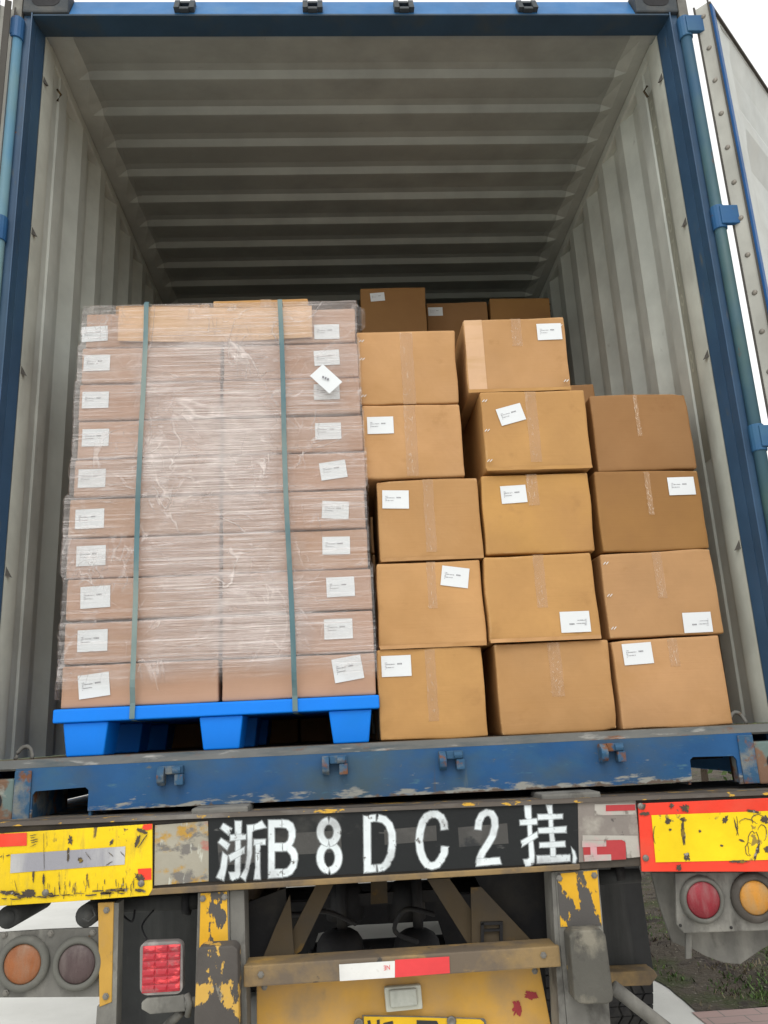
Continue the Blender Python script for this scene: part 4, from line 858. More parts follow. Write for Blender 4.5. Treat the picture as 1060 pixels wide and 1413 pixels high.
# left reflector plate
lp = quadbox([(-40, 1153), (210, 1137), (210, 1228), (205, 1236), (100, 1244), (-40, 1253)], YB-.010, .008, 'ryellow', 'reflector_plate', beam, bevel=.002); lp['label'] = 'scratched yellow reflector plate with a silver bar'
sheetpx([(-40, 1152.5), (37, 1149), (37, 1167), (-40, 1171)], YB-.0115, 'rred', 'red_tape', beam)
sheetpx([(15, 1179), (173, 1168), (172, 1193), (14, 1205)], YB-.0115, 'rsilver', 'silver_tape', beam)
sheetpx([(198, 1138), (210, 1136.8), (210, 1144), (202, 1146), (196, 1143)], YB-.0115, 'rred', 'red_tape', beam)
sheetpx([(190, 1199), (209, 1198), (209, 1214), (192, 1215)], YB-.0115, 'rred', 'red_tape', beam)
m = MB()
def blob(m, cx, cy_, w_, h_, Y, seed, ang=0, n=40):
    pts = []
    for k in range(n):
        t = 2*math.pi*k/n; r_ = 1+.6*noise.noise(V(math.cos(t)*2, math.sin(t)*2, seed))+.5*noise.noise(V(math.cos(t)*6, math.sin(t)*6, seed+3)); x, y = w_*r_*math.cos(t), h_*r_*math.sin(t)
        pts.append(P(cx+x*math.cos(ang)-y*math.sin(ang), cy_+x*math.sin(ang)+y*math.cos(ang), Y))
    m.sheet(pts)
for (cx, cy_, w_, h_, a_) in ((97, 1159, 3, 6, 0), (94, 1180, 1.6, 9, 0), (111, 1187, 3.5, 4, 0), (154, 1162, 2, 5, .5), (40, 1233, 9, 5, .1), (196, 1147, 7, 3, .3), (194, 1211, 7, 4, .4), (194, 1229, 8, 2, .1), (10, 1232, 12, 3, 0), (60, 1214, 1.5, 8, 0), (46, 1210, 1.3, 7, 0), (160, 1228, 16, 1.6, -.08), (120, 1210, 1.2, 6, 0), (190, 1160, 3, 8, .4)):
    m = MB(); blob(m, cx, cy_, w_, h_, YB-.0128, cx*.37, a_); m.build('gouge', 'gouge', beam, fixn=False)
# right reflector plate
rp = quadbox([(881, 1109), (1090, 1100), (1090, 1203), (970, 1203), (886, 1203)], YB-.010, .008, 'rred', 'reflector_plate', beam, bevel=.002); rp['label'] = 'scratched red-bordered yellow reflector plate'
sheetpx([(899, 1125), (1090, 1118), (1090, 1186), (905, 1190)], YB-.0118, 'ryellow2', 'yellow_tape', beam)
m = MB()
for (cx, cy_, w_, h_, a_) in ((943, 1131, 5, 3, 0), (943, 1150, 3, 17, -.05), (948, 1182, 4, 5, 0), (922, 1133, 4, 3.5, 0), (927, 1112, 3, 3.5, 0), (946, 1115, 6, 4, .4), (1001, 1131, 3.5, 5, .4), (1016, 1141, 1.2, 10, -.25), (937, 1197, 3.5, 4, 0), (1020, 1189, 13, 2, 0), (1040, 1120, 9, 2, .2), (1055, 1131, 5, 5, 0), (888, 1113, 4, 4, 0), (890, 1123, 7, 2.4, 0), (1045, 1174, 2, 12, .3), (1058, 1172, 4, 4, 0), (925, 1145, 2, 1.5, 0), (996, 1167, 2, 1.5, 0), (966, 1147, 2, 2, 0), (1024, 1160, 4, 1.5, .4)):
    m = MB(); blob(m, cx, cy_, w_, h_, YB-.0132, cx*.21, a_); m.build('gouge', 'gouge', beam, fixn=False)
def scratch(pts, hw, Y, name='scratch'):
    L_, R2 = [], []
    for i, (x, y) in enumerate(pts):
        x0, y0 = pts[max(0, i-1)]; x1, y1 = pts[min(len(pts)-1, i+1)]; dx, dy = x1-x0, y1-y0; l = math.hypot(dx, dy) or 1; h_ = hw*(.4+.6*math.sin(math.pi*(i+.4)/len(pts)))
        L_.append((x-dy/l*h_, y+dx/l*h_)); R2.append((x+dy/l*h_, y-dx/l*h_))
    sheetpx(L_+R2[::-1], Y, 'gouge', name, beam)
def wob(x, y, rx, ry, a0, a1, n=14, seed=0):
    return [(x+rx*math.cos(R_(a0+(a1-a0)*i/n))*(1+.25*noise.noise(V(i*.7, seed, 0))), y+ry*math.sin(R_(a0+(a1-a0)*i/n))*(1+.25*noise.noise(V(i*.7, seed, 5)))) for i in range(n+1)]
for i, (x, y, rx, ry, a0, a1) in enumerate(((1040, 1165, 8, 18, 120, 400), (1052, 1150, 6, 12, 200, 420), (1030, 1135, 9, 5, 160, 380), (1046, 1130, 8, 6, 90, 330), (1034, 1172, 5, 9, 60, 300), (905, 1152, 3, 12, 90, 270), (1015, 1140, 3, 16, -60, 60))):
    scratch(wob(x, y, rx, ry, a0, a1, 14, i), .55, YB-.0134)
for (x, y, x2, y2, h_) in ((41, 1153, 50, 1152, .5), (42, 1156, 48, 1156, .5), (42, 1160, 52, 1158, .7), (43, 1163, 52, 1161, .6), (42, 1168, 50, 1165, .5), (60, 1150, 61, 1200, .35), (60, 1205, 61, 1235, .4), (8, 1181, 14, 1180, .8), (0, 1183, 3, 1181, .7), (150, 1176, 156, 1182, .5), (118, 1176, 125, 1186, .5), (146, 1194, 155, 1189, .6), (166, 1175, 172, 1182, .5), (20, 1215, 24, 1232, .4), (190, 1170, 203, 1152, .7), (186, 1205, 196, 1222, .7)):
    scratch([(x, y), ((x*2+x2)/3, (y*2+y2)/3+.4), ((x+2*x2)/3, (y+2*y2)/3-.3), (x2, y2)], h_, YB-.0134)
rs = random.Random(4)
for i in range(34):
    x = rs.uniform(60, 185); y = 1219-(x-60)*.06+rs.uniform(-3, 14); scratch([(x, y), (x+rs.uniform(-.6, .6), y+3), (x+rs.uniform(-1.5, 1.5), y+rs.uniform(5, 12))], rs.uniform(.25, .6), YB-.0134)
for i in range(26):
    x = rs.uniform(0, 205); y = 1238-x*.045+rs.uniform(-3, 3); scratch([(x, y), (x+4, y+rs.uniform(-1, 1)), (x+rs.uniform(6, 16), y+rs.uniform(-1, 1))], rs.uniform(.5, 1.4), YB-.0134)
for (cx, cy_) in ((63, 1232), (195, 1219), (884, 1112.5), (891, 1184)):
    m = MB(); m.lathe(P(cx, cy_, YB-.010), (0, -1, 0), [(.0085, 0), (.0085, .003), (.005, .006), (.003, .0065), (.003, .009), (.0001, .0095)], 14); m.build('rivet', 'bolt', beam, smooth=False)
for q_, a_ in (([(396, 1150), (470, 1146), (472, 1176), (398, 1180)], 0), ([(632, 1142), (700, 1136), (702, 1164), (634, 1169)], 0), ([(530, 1145), (602, 1139), (603, 1160), (531, 1166)], 0), ([(300, 1160), (352, 1156), (354, 1190), (302, 1195)], 0)):
    sheetpx(q_, YB-.0034, 'greypatch', 'grey_paint_patch', beam)
# stencilled characters: polygons with a soft sprayed edge
st = MB(); st.a = []; cnt = [0]
def spoly(pts_px):
    Y = YB-.0046-.00012*(cnt[0] % 14); cnt[0] += 1
    pts = [P(x, y, Y) for x, y in pts_px]; n = len(pts)
    ar = sum(pts[i].x*pts[(i+1) % n].z-pts[(i+1) % n].x*pts[i].z for i in range(n))
    if ar < 0: pts.reverse()
    k = len(st.v); st.add(pts, [t for t in tessellate_polygon([pts])]); st.a += [1.0]*n
    inn = []; 
    for i in range(n):
        p0, p1, p2 = pts[i-1], pts[i], pts[(i+1) % n]; e1 = (p1-p0); e2 = (p2-p1)
        n1 = V(e1.z, 0, -e1.x).normalized(); n2 = V(e2.z, 0, -e2.x).normalized(); b_ = (n1+n2)
        b_ = b_.normalized()/max(.5, b_.length/2) if b_.length > 1e-3 else n1
        inn.append(p1+b_*.0042+V(0, .00004, 0))
    kk = len(st.v); st.add([p.copy() for p in pts]+inn, [(i, (i+1) % n, n+(i+1) % n, n+i) for i in range(n)]); st.a += [.62]*n+[0.0]*n
def stroke(cl, hw, taper=None):
    L_, R2 = [], []
    for i, (x, y) in enumerate(cl):
        x0, y0 = cl[max(0, i-1)]; x1, y1 = cl[min(len(cl)-1, i+1)]; dx, dy = x1-x0, y1-y0; l = math.hypot(dx, dy) or 1; h_ = hw if not taper else taper[i]
        L_.append((x-dy/l*h_, y+dx/l*h_)); R2.append((x+dy/l*h_, y-dx/l*h_))
    spoly(L_+R2[::-1])
def A(pts): return [(290+x/8.154, 1100+y/8.154) for x, y in pts]
for q in ([(150, 300), (240, 355), (208, 422), (120, 350)], [(125, 468), (217, 530), (190, 590), (97, 510)],
          [(145, 628), (195, 665), (180, 800), (150, 935), (77, 900), (120, 800), (135, 700)],
          [(283, 272), (350, 275), (345, 420), (338, 450), (338, 600), (335, 800), (335, 870), (320, 905), (255, 935), (235, 920), (218, 850), (262, 850), (285, 840), (285, 670), (290, 560), (286, 400)],
          [(230, 428), (398, 420), (398, 470), (230, 487)], [(213, 655), (382, 567), (382, 630), (230, 718)],
          [(420, 320), (485, 315), (482, 380), (468, 395), (465, 640), (440, 780), (395, 935), (345, 895), (400, 800), (420, 650), (425, 500)],
          [(497, 318), (580, 272), (625, 340), (497, 368)], [(497, 482), (620, 478), (618, 530), (497, 536)], [(515, 534), (558, 530), (555, 760), (562, 920), (500, 920), (515, 760)],
          [(660, 262), (803, 262), (803, 335), (720, 338), (722, 522), (808, 522), (808, 605), (722, 605), (722, 815), (808, 815), (810, 898), (660, 908)]): spoly(A(q))
spoly(A([(815, 258), (880, 265), (930, 300), (955, 370), (955, 450), (935, 510), (912, 548), (955, 585), (980, 640), (983, 700), (965, 790), (920, 860), (870, 888), (822, 892), (822, 820), (870, 805), (905, 760), (920, 700), (910, 650), (870, 605), (822, 600), (822, 525), (850, 518), (880, 490), (892, 440), (888, 385), (860, 345), (815, 337)]))
def arc(cx, cy_, rx, ry, a0, a1, n=14): return [(cx+rx*math.cos(R_(a0+(a1-a0)*i/n)), cy_-ry*math.sin(R_(a0+(a1-a0)*i/n))) for i in range(n+1)]
def B2(pts): return [(260+x/3.926, 1090+y/3.926) for x, y in pts]
for (cx, cy_, rx, ry) in ((761, 228, 46, 60), (764, 367, 50, 70)):
    stroke(B2(arc(cx, cy_, rx, ry, 96, 264)), 4.4); stroke(B2(arc(cx, cy_, rx, ry, 84, -84)), 4.4)
spoly([(502, 1126), (518, 1124.5), (518, 1133), (511, 1134), (511.5, 1194), (518.5, 1194), (518.5, 1202.5), (503, 1204)])
stroke([(522, 1129), (530, 1131), (537, 1138), (541, 1150), (541.5, 1165), (539.5, 1180), (534, 1192), (528, 1197), (522, 1198)], 4.4)
def B3(pts): return [(520+x/3.786, 1090+y/3.786) for x, y in pts]
stroke(B3([(354, 206), (350, 172), (335, 142), (312, 127), (286, 127), (260, 140), (240, 170), (227, 215), (222, 265), (228, 320), (243, 362), (265, 392), (288, 398), (315, 390), (338, 360), (352, 330), (356, 298)]), 4.5)
stroke(B3([(529, 206), (534, 165), (550, 132), (575, 118), (600, 124), (615, 150), (618, 190), (606, 240), (580, 285), (555, 322), (540, 355), (536, 380)]), 4.1)
spoly(B3([(522, 396), (526, 362), (560, 360), (640, 355), (648, 386)]))
for q in ([(128, 115), (172, 112), (175, 215), (180, 330), (190, 400), (197, 480), (195, 530), (175, 552), (135, 558), (122, 512), (150, 510), (165, 498), (160, 390), (155, 330), (150, 215), (135, 200)],
          [(95, 225), (215, 212), (218, 250), (97, 255)], [(105, 375), (218, 310), (220, 345), (110, 412)],
          [(288, 112), (325, 112), (330, 180), (335, 300), (350, 390), (352, 485), (320, 485), (318, 390), (310, 300), (305, 180)],
          [(225, 182), (403, 180), (403, 207), (228, 217)], [(230, 283), (430, 270), (430, 310), (232, 315)], [(240, 390), (420, 378), (423, 413), (240, 420)], [(220, 485), (458, 477), (458, 520), (222, 535)],
          [(472, 425), (492, 450), (506, 500), (498, 532), (482, 530), (484, 480)]): spoly(px3(q))
st.build('registration_lettering', 'stencil', beam, fixn=False)
# posts and bumper blocks
pL = quadbox([(273, 1232), (316, 1229), (319, 1413), (321, 1560), (262, 1560), (268, 1413)], YB+.01, .10, 'dusty', 'bumper_post', T, bevel=.003)
quadbox([(277, 1233), (313, 1230.5), (315, 1308), (275, 1310)], YB+.0075, .002, 'chipyellow', 'yellow_paint', pL)
quadbox([(316.5, 1229), (337, 1228), (341, 1413), (344, 1560), (322, 1560), (319.5, 1413)], YB+.016, .09, 'dusty', 'post_side', pL, bevel=.003)
pR = quadbox([(766, 1203), (826, 1199), (833, 1282), (843, 1413), (852, 1560), (792, 1560), (783, 1413), (772, 1290)], YB+.01, .10, 'dusty', 'bumper_post', T, bevel=.003)
quadbox([(769, 1206), (824, 1201), (830.5, 1277), (774, 1279)], YB+.0075, .002, 'chipyellow', 'yellow_paint', pR)
quadbox([(761, 1204), (765.5, 1203), (771.5, 1290), (782, 1413), (791, 1560), (780, 1560), (772, 1413)], YB+.013, .09, 'dusty', 'post_side', pR)
def block(pts, mt, name, parent):
    m = MB(); m.slab([P(x, y, YB-.050) for x, y in pts], .062); return m.build(name, mt, parent, bevel=.012, seg=4, smooth=True)
block([(272, 1312), (278, 1307), (322, 1305), (328, 1311), (330, 1413), (331, 1545), (324, 1551), (268, 1551), (264, 1545), (268, 1400)], 'roller', 'bumper_block', pL)
block([(786, 1292), (792, 1285), (830, 1283), (836, 1290), (847, 1372), (846, 1382), (838, 1386), (800, 1386), (793, 1380)], 'rollerg', 'bumper_block', pR)
# underrun bar
m = MB(); c0, c1 = P(336, 1333, YB), P(772, 1305, YB)
m.hexa([V(c0.x, YB, c0.z), V(c1.x, YB, c1.z), V(c1.x, YB, c1.z-.050), V(c0.x, YB, c0.z-.050)], [V(c0.x, YB+.085, c0.z), V(c1.x, YB+.085, c1.z), V(c1.x, YB+.085, c1.z-.050), V(c0.x, YB+.085, c0.z-.050)])
bar = m.build('underrun_bar', 'baryellow', T, bevel=.004)
sheetpx([(468, 1331), (545, 1326), (545, 1349), (469, 1354)], YB-.002, 'tapewhite', 'reflective_tape', bar)
sheetpx([(545.2, 1324.5), (620, 1320), (621, 1343), (545.2, 1349)], YB-.0021, 'tapered', 'reflective_tape', bar)
vs, fs = textmesh('NE', .016); cN = P(534, 1335, YB-.003); m = MB(); m.add([V(cN.x-v.x*.85, cN.y, cN.z-v.y+v.x*.06*-1) for v in vs], fs); m.build('tape_lettering', 'tapered', bar, fixn=False)
# yellow tail panel with lamp and plate
yp = quadbox([(354, 1350), (600, 1338), (744, 1330), (760, 1413), (785, 1560), (355, 1560)], 0.0, .02, 'duskyellow', 'tail_panel', T, bevel=.003)
quadbox([(530, 1363), (581, 1359), (584, 1393), (533, 1398)], -.022, .021, 'whiteplastic', 'plate_lamp', yp, bevel=.006)
m = MB(); m.slab([P(x, y, -.034) for x, y in ((537, 1367), (575, 1364), (577, 1388), (539, 1392))], .011); m.build('lamp_lens', 'lwhite', yp, bevel=.005, seg=3, smooth=True)
pb = quadbox([(500, 1401), (580, 1402.5), (668, 1405.5), (671, 1409), (676, 1490), (504, 1490)], -.012, .003, 'dusty', 'plate_frame', yp, bevel=.001)
quadbox([(502, 1403), (580, 1404.2), (663, 1407), (668, 1411), (673, 1487), (506, 1487)], -.0145, .002, 'plate', 'number_plate', yp)
m = MB()
for q in ([(507, 1409), (511, 1408), (514, 1425), (510, 1426)], [(520, 1408), (524, 1407), (525, 1440), (521, 1440)], [(529, 1412), (542, 1409), (543, 1413), (533, 1416), (532, 1440), (529, 1440)], [(575, 1408), (603, 1409), (605, 1413), (603, 1428), (592, 1432), (606, 1470), (598, 1470), (586, 1434), (582, 1434), (583, 1470), (576, 1470)]):
    m = MB(); m.slab([P(x, y, -.0158) for x, y in q], .001); m.build('plate_character', 'plateink', yp, fixn=True)
for (cx, cy_) in ((623, 1409), (495, 1412)):
    m = MB(); m.lathe(P(cx, cy_, -.014), (0, -1, 0), [(.0125, 0), (.0125, .004), (.008, .005), (.006, .003), (.0001, .003)], 18); m.build('plate_bolt', 'bolt', yp, smooth=True)
m = MB(); blob(m, 714, 1391, 6, 10, -.0022, 1); m.build('red_patch', 'redchip', yp, fixn=False); m = MB(); blob(m, 733, 1374, 9, 5.5, -.0022, 3, .1); m.build('red_patch', 'redchip', yp, fixn=False)
# left lamp cluster
def lamp(px, py, r, ro, Y, lensm, ringm, parent):
    c = P(px, py, Y); m = MB(); m.lathe(c, (0, -1, 0), [(ro, 0), (ro, .006), (ro-.004, .014), (r+.005, .017), (r, .013), (r, .002)], 40); rg = m.build('lamp_ring', ringm, parent, smooth=True)
    m = MB(); m.lathe(c, (0, -1, 0), [(r, .002), (r, .009), (r*.9, .014), (r*.6, .018), (r*.3, .0195), (.0001, .020)], 40); m.build('lamp_lens', lensm, parent, smooth=True)
lpn = quadbox([(-60, 1291), (60, 1283), (137, 1280), (137, 1376), (0, 1377), (-60, 1380)], YB+.03, .012, 'dusty', 'lamp_panel', T, bevel=.003)
lamp(33, 1329, .0475, .066, YB+.028, 'lorange', 'ring', lpn); lamp(108, 1329, .0470, .064, YB+.028, 'ldull', 'ring', lpn)
for (cx, cy_) in ((11, 1266), (119, 1264)):
    m = MB(); c = P(cx, cy_, YB+.03); m.tube([c, c+V(0, .25, 0)], .028, 18); m.tube([c-V(0, .001, 0), c-V(0, .003, 0)], .018, 14); m.build('support_tube', 'rubber', lpn, smooth=True)
m = MB(); c = P(128, 1252, YB+.02); m.tube([c, P(131, 1264, YB), P(122, 1272, YB), P(114, 1268, YB-.01)], .0025, 8); m.build('cable', 'rubber', lpn, smooth=True)
# orange edge strip
quadbox([(135, 1246), (157, 1245), (154, 1383), (137, 1390)], YB+.015, .01, 'orange', 'edge_strip', T, bevel=.002)
quadbox([(157.3, 1246), (164, 1246), (160, 1420), (132, 1420), (134, 1389), (154.3, 1383)], YB+.018, .05, 'dusty', 'edge_strip_side', T)
# left flap, red lamp, bracket
m = MB(); f0, f1 = P(150, 1240, 1.40), P(296, 1240, 1.40)
m.grid(lambda u, v: V(f0.x+(f1.x-f0.x)*u, 1.40+.03*math.sin(v*3)+.012*math.sin(u*7), -.36-1.0*v), 12, 20); m.grid(lambda u, v: V(f0.x+(f1.x-f0.x)*u, 1.412+.03*math.sin(v*3)+.012*math.sin(u*7), -.36-1.0*v), 12, 20, flip=True)
m.build('mudflap', 'rubber', T, smooth=True, fixn=False)
m = MB(); c0, c1 = P(150, 1250, .05), P(275, 1243, .05); m.tube([V(c0.x, .05, c0.z), V(c1.x, .05, c1.z)], .021, 16); tb = m.build('cross_tube', 'rubber', T, smooth=True)
m = MB(); c = P(258, 1247, .05); m.tube([c-V(.010, 0, 0), c+V(.010, 0, 0)], .030, 16); m.build('tube_clamp', 'dark', tb, smooth=True)
def rrect(x0, y0, x1, y1, r, sk=0):
    out = []
    for (cx, cy_, a0) in ((x1-r, y0+r, -90), (x1-r, y1-r, 0), (x0+r, y1-r, 90), (x0+r, y0+r, 180)):
        for k in range(6): t = R_(a0+18*k); out.append((cx+r*math.cos(t)+sk*(cy_-y0)/(y1-y0), cy_+r*math.sin(t)-(cx-x0)*.04))
    return out
rl = MB(); rl.slab([P(x, y, YB+.0) for x, y in rrect(193, 1301, 252, 1374, 10)], .03); rlo = rl.build('reflector_lamp', 'lhouse', T, bevel=.004, smooth=True)
m = MB()
c00 = P(197, 1306, YB-.004); c11 = P(248, 1368, YB-.004); nx_, nz_ = 3, 6
for i in range(nx_):
    for j in range(nz_):
        x0 = c00.x+(c11.x-c00.x)*i/nx_; x1 = c00.x+(c11.x-c00.x)*(i+1)/nx_; z1 = c00.z+(c11.z-c00.z)*j/nz_; z0 = c00.z+(c11.z-c00.z)*(j+1)/nz_
        cxm, czm = (x0+x1)/2, (z0+z1)/2; e = .0002; Yl = YB-.002
        m.add([V(x0+e, Yl, z0+e), V(x1-e, Yl, z0+e), V(x1-e, Yl, z1-e), V(x0+e, Yl, z1-e), V(x0+.005, Yl-.0026, czm-.003), V(x1-.005, Yl-.0026, czm-.003), V(x1-.003, Yl-.0018, czm+.003), V(x0+.003, Yl-.0018, czm+.003)],
              [(0, 1, 5, 4), (1, 2, 6, 5), (2, 3, 7, 6), (3, 0, 4, 7), (4, 5, 6, 7)])
m.build('lamp_lens', 'lbright', rlo, smooth=False, fixn=True)
br = quadbox([(202, 1378), (254, 1373), (256, 1396), (207, 1400), (195, 1393), (195, 1384)], YB+.0, .012, 'dusty', 'lamp_bracket', T, bevel=.003)
m = MB(); m.tube([P(258, 1372, YB), P(262, 1385, YB-.01), P(259, 1402, YB)], .008, 10); m.tube([P(256, 1384, YB+.005), P(272, 1382, YB+.005)], .012, 10); m.build('bracket_clamp', 'dusty', br, smooth=True)
m = MB(); m.tube([P(250, 1396, YB+.02), P(222, 1425, YB+.05)], .012, 12); m.build('bracket_stay', 'dusty', br, smooth=True)
# right side: tube stub, flap, step bracket, stay
m = MB(); c0, c1 = P(826, 1211, .05), P(882, 1208, .05); m.tube([V(c0.x, .05, c0.z), V(c1.x, .05, c1.z)], .020, 16); tb = m.build('cross_tube', 'rubber', T, smooth=True)
m = MB(); c = P(853, 1203, .05); m.tube([c-V(.012, 0, 0), c+V(.012, 0, 0)], .028, 16); m.build('tube_clamp', 'dark', tb, smooth=True)
g0, g1 = P(822, 1300, 1.42), P(897, 1300, 1.42)
def flapR(o):
    def f(u, v):
        z = -.34-.70*v; return V(g0.x+(g1.x+.005*v-g0.x)*u, 1.42+o+.02*math.sin(v*3)+.010*math.sin(u*8), z)
    return f
m = MB(); m.grid(flapR(0), 12, 20); m.grid(flapR(.012), 12, 20, flip=True); m.build('mudflap', 'rubber', T, smooth=True, fixn=False)
m = MB(); m.slab([P(x, y, 1.30) for x, y in ((840, 1342), (903, 1339), (908, 1347), (898, 1360), (840, 1362))], .10); sb_ = m.build('mudguard_bracket', 'baryellow', T, bevel=.004)
m = MB(); p0, p1 = P(846, 1362, .05), P(930, 1428, .05); m.tube([p0, p1], .0185, 16); m.build('bumper_stay', 'dusty', T, smooth=True)
# fender behind right lamps and lamp panel
fe = quadbox([(899, 1204), (960, 1202), (955, 1300), (948, 1308), (928, 1300), (920, 1278), (909, 1245)], YB+.12, .012, 'dusty', 'hanging_guard', T, bevel=.003)
quadbox([(951, 1280), (1090, 1270), (1090, 1290), (1052, 1310), (1022, 1331), (1000, 1329), (975, 1320), (955, 1309)], YB+.10, .012, 'dusty', 'lower_guard', fe, bevel=.003)
quadbox([(947, 1282), (955, 1282), (955, 1323), (947, 1324)], YB+.05, .01, 'dusty', 'guard_strap', fe, bevel=.002)
rpn = quadbox([(932, 1205), (1090, 1202), (1090, 1283), (944, 1288), (934, 1276)], YB+.03, .012, 'dusty', 'lamp_panel', T, bevel=.003)
lamp(968.5, 1241, .0465, .060, YB+.028, 'lred', 'ring', rpn); lamp(1040, 1238, .0440, .064, YB+.028, 'lamber', 'ringdark', rpn)
for (cx, cy_) in ((939, 1277), (1009, 1280)):
    m = MB(); m.lathe(P(cx, cy_, YB+.029), (0, -1, 0), [(.004, 0), (.004, .002), (.0001, .003)], 10); m.build('panel_screw', 'dark', rpn)
# chassis
for s_ in (-1, 1):
    x = s_*.48; m = MB(); m.box((x-.06, .03, -.20), (x+.06, 11.8, -.182)); m.box((x-.06, .03, -.56), (x+.06, 11.8, -.545)); m.box((x-.006, .031, -.5445), (x+.006, 11.79, -.2005)); m.build('chassis_rail', 'brace', T)
for y_ in (.9, 2.6, 4.3, 6.5, 9.0): 
    m = MB(); m.box((-.4735, y_, -.40), (.4735, y_+.1, -.22)); m.build('crossbeam', 'dark', T)
m = MB(); m.box((-.89, .105, -.192), (.7, .62, -.176)); m.build('gap_blocker', 'dark', T)  # added blocker plates: keep bright ground out of the gap under the sill
m = MB(); m.box((.71, .105, -.192), (1.2, .35, -.179)); m.build('gap_blocker', 'dark', T)
m = MB(); m.box((-1.235, .105, -.30), (-.90, 2.2, -.171)); m.build('side_outrigger', 'rustcover', T)
m = MB(); m.box((-.89, .63, -.192), (.55, 2.2, -.176)); m.build('gap_blocker', 'dark', T)  # another added blocker, farther in under the floor
# gusset plates and braces right behind the beam
quadbox([(394, 1226), (400, 1318), (330, 1332), (330, 1250)], .06, .012, 'dark', 'gusset_plate', T)
quadbox([(400, 1235), (406, 1320), (362, 1324), (380, 1280)], .03, .012, 'brace', 'gusset_plate', T)
quadbox([(436, 1222), (460, 1221), (416, 1312), (402, 1322), (401, 1290)], .05, .03, 'brace', 'diagonal_brace', T)
quadbox([(590, 1214), (620, 1212), (652, 1258), (656, 1310), (646, 1303)], .05, .03, 'brace', 'diagonal_brace', T)
quadbox([(650, 1225), (664, 1224), (745, 1310), (745, 1316), (652, 1316)], .03, .012, 'brace', 'gusset_plate', T)
quadbox([(655, 1208), (775, 1202), (782, 1310), (745, 1309), (662, 1222)], .10, .012, 'dark', 'gusset_plate', T)
m = MB()
for q in (((664, 1275), (668, 1273), (668, 1306), (664, 1306)), ((690, 1273), (694, 1273), (694, 1306), (690, 1306)), ((664, 1273), (694, 1272), (694, 1276), (664, 1277)), ((667, 1283), (691, 1282), (691, 1285), (667, 1286))): m.slab([P(x, y, .018) for x, y in q], .010)
m.build('stiffener_loop', 'dark', T)
# rear axle group: cross axle, air chambers, wheels
m = MB(); m.tube([(-.78, 1.95, -1.02), (.78, 1.95, -1.02)], .075, 20); ax = m.build('axle', 'dark', T, smooth=True)
for cx, cx2 in ((470, 476), (576, 560)):
    c = P(cx, 1320, 1.25); m = MB(); m.lathe(c, (0, 0, 1), [(.02, .105), (.05, .10), (.075, .085), (.092, .06), (.098, .02), (.098, -.02), (.108, -.024), (.108, -.040), (.098, -.044), (.09, -.2), (.0001, -.2)], 28)
    m.tube([c+V(.01, 0, .09), c+V(.012, 0, .30)], .022, 10); m.tube([c+V(-.12, 0, -.02), c+V(-.12, 0, .03)], .01, 8); m.tube([c+V(.12, 0, -.02), c+V(.12, 0, .03)], .01, 8); m.build('air_chamber', 'dark', T, smooth=True)
    c = P(cx2, 1232, 1.35); m = MB(); m.lathe(c, (0, 0, 1), [(.0001, .055), (.05, .045), (.075, .01), (.08, -.02), (.08, -.10), (.0001, -.10)], 24); m.build('air_chamber', 'dark', T, smooth=True)
quadbox([(430, 1237), (600, 1228), (605, 1244), (430, 1254)], 1.30, .05, 'dark', 'suspension_beam', T)
quadbox([(395, 1246), (650, 1234), (655, 1278), (608, 1280), (605, 1271), (487, 1277), (440, 1288), (395, 1291)], 1.75, .06, 'dark', 'suspension_beam', T)
quadbox([(395, 1287), (440, 1286), (425, 1335), (395, 1335)], 1.75, .06, 'dark', 'suspension_beam', T)
quadbox([(608, 1280), (655, 1277), (660, 1320), (622, 1322)], 1.75, .06, 'dark', 'suspension_beam', T)
quadbox([(512, 1214), (534, 1213), (535, 1246), (512, 1248)], .6, .02, 'brace', 'hanging_bracket', T)
quadbox([(425, 1316), (660, 1306), (662, 1350), (425, 1360)], 1.5, .04, 'dark', 'suspension_beam', T)
# wheels (dual tyres)
def wheel(cx, cyy, ph):
    c = V(cx, cyy, GZ+.505); w_ = .235; R0 = .505
    m = MB(); prof = [(.29, -w_/2+.02), (.36, -w_/2), (.45, -w_/2), (.485, -w_/2+.02), (.497, -w_/2+.04)]; prof += [(.4975, w_/2-.04), (.485, w_/2-.02), (.45, w_/2), (.36, w_/2), (.29, w_/2-.02)]
    m.lathe(c, (1, 0, 0), prof, 64)
    nb = 60     # tread blocks leave zig-zag grooves between ribs
    for k in range(nb):
        t0, t1 = 2*math.pi*k/nb, 2*math.pi*(k+.86)/nb
        for bi, (xa, xb) in enumerate(((-.100, -.052), (-.042, -.004), (.006, .044), (.054, .100))):
            zz_ = .009*(1 if k % 2 else -1); q0 = []; q1 = []
            for (xx, t) in ((xa+(zz_ if bi else 0), t0), (xb+(zz_ if bi < 3 else 0), t0), (xb-(zz_ if bi < 3 else 0), t1), (xa-(zz_ if bi else 0), t1)):
                d = V(0, math.cos(t), math.sin(t)); q0.append(c+V(xx, 0, 0)+d*.495); q1.append(c+V(xx, 0, 0)+d*.5075)
            m.hexa(q0, q1)
    wo_ = m.build('wheel', 'tyre', T, smooth=False, fixn=True)
    m = MB(); s_ = 1 if cx > 0 else -1; m.lathe(c, (s_, 0, 0), [(.295, .08), (.285, .10), (.27, .085), (.24, .03), (.15, .01), (.13, .05), (.06, .06), (.0001, .06)], 32); m.build('rim', 'dusty', wo_, smooth=True)
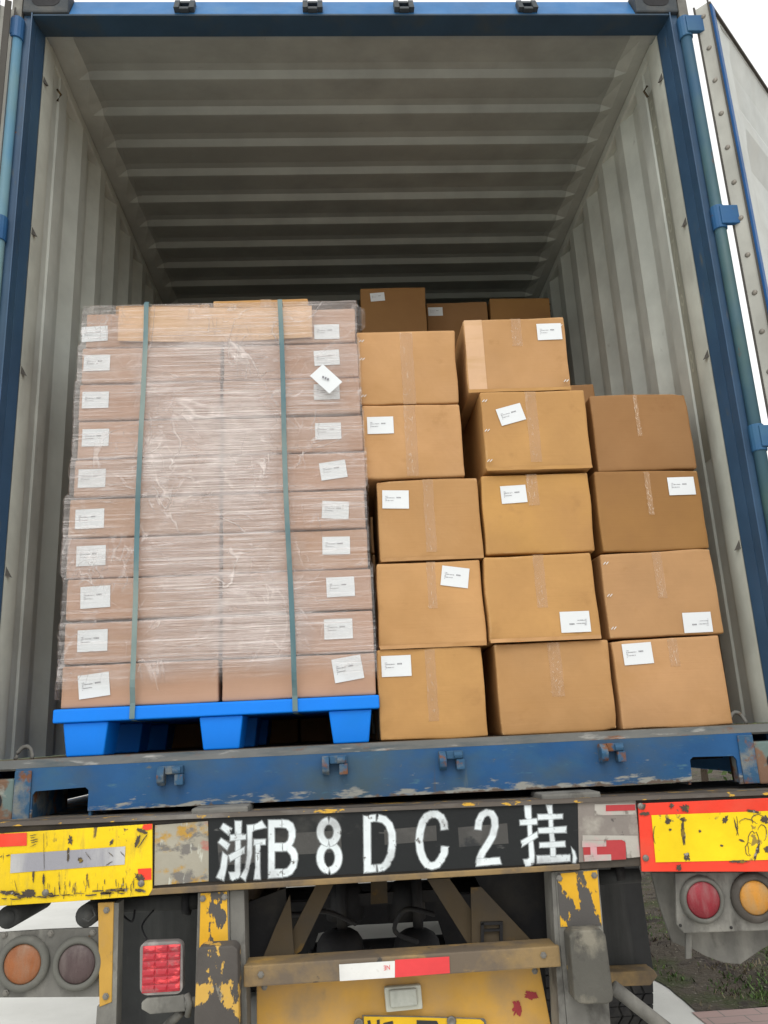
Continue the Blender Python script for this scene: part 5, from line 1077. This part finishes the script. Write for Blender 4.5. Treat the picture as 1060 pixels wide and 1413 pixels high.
for yy in (2.05, 3.36, 4.67):
    for s_ in (-1, 1):
        wheel(s_*1.09, yy, 0); wheel(s_*.81, yy, 0)
    if yy > 2.1: m = MB(); m.tube([(-.78, yy, -1.0), (.78, yy, -1.0)], .075, 20); m.build('axle', 'dark', T, smooth=True)
# landing legs far ahead keep the deck standing
for s_ in (-1, 1):
    m = MB(); m.box((s_*.75-.07, 9.3, GZ), (s_*.75+.07, 9.44, -.2)); m.build('landing_leg', 'brace', T, bevel=.01)
m = MB(); m.box((-1.2, 11.85, -.60), (1.2, 12.05, -.19)); m.build('front_bolster', 'chassis', T, bevel=.01)

def hose(pts, r, name='air_hose'):
    m = MB(); P_ = [Vector(p) for p in pts]; out = []
    for i in range(len(P_)-1):
        a, b, c, d = P_[max(0, i-1)], P_[i], P_[i+1], P_[min(len(P_)-1, i+2)]
        for k in range(6):
            t = k/6; out.append(.5*((2*b)+(c-a)*t+(2*a-5*b+4*c-d)*t*t+(3*b-a-3*c+d)*t*t*t))
    out.append(P_[-1]); m.tube(out, r, 8); m.build(name, 'dark', T, smooth=True)
hose([P(345, 1245, .2), P(400, 1262, .3), P(450, 1258, .5), P(490, 1275, .8)], .008)
hose([P(700, 1225, .2), P(740, 1250, .15), P(752, 1290, .12), P(740, 1312, .12)], .007)
hose([P(600, 1262, .9), P(560, 1255, .9), P(545, 1285, 1.0), P(576, 1300, 1.1)], .009)
hose([P(168, 1262, .0), P(182, 1272, -.02), P(186, 1256, .0)], .003, 'cable')
hose([P(205, 1300, -.06), P(196, 1278, .0), P(212, 1256, .03)], .0025, 'cable')
for px_, py_, Y_ in ((280, 1240, YB+.007), (310, 1238, YB+.007), (772, 1212, YB+.007), (820, 1208, YB+.007), (360, 1345, YB-.001), (750, 1318, YB-.001), (365, 1362, -.001), (738, 1340, -.001), (147, 1256, YB+.014), (146, 1375, YB+.014), (6, 1290, YB+.029), (128, 1287, YB+.029), (8, 1370, YB+.029), (70, 1288, YB+.029)):
    m = MB(); m.lathe(P(px_, py_, Y_), (0, -1, 0), [(.0085, 0), (.0085, .002), (.0055, .0025), (.0055, .006), (.0001, .0065)], 6); m.build('bolt', 'bolt', T)
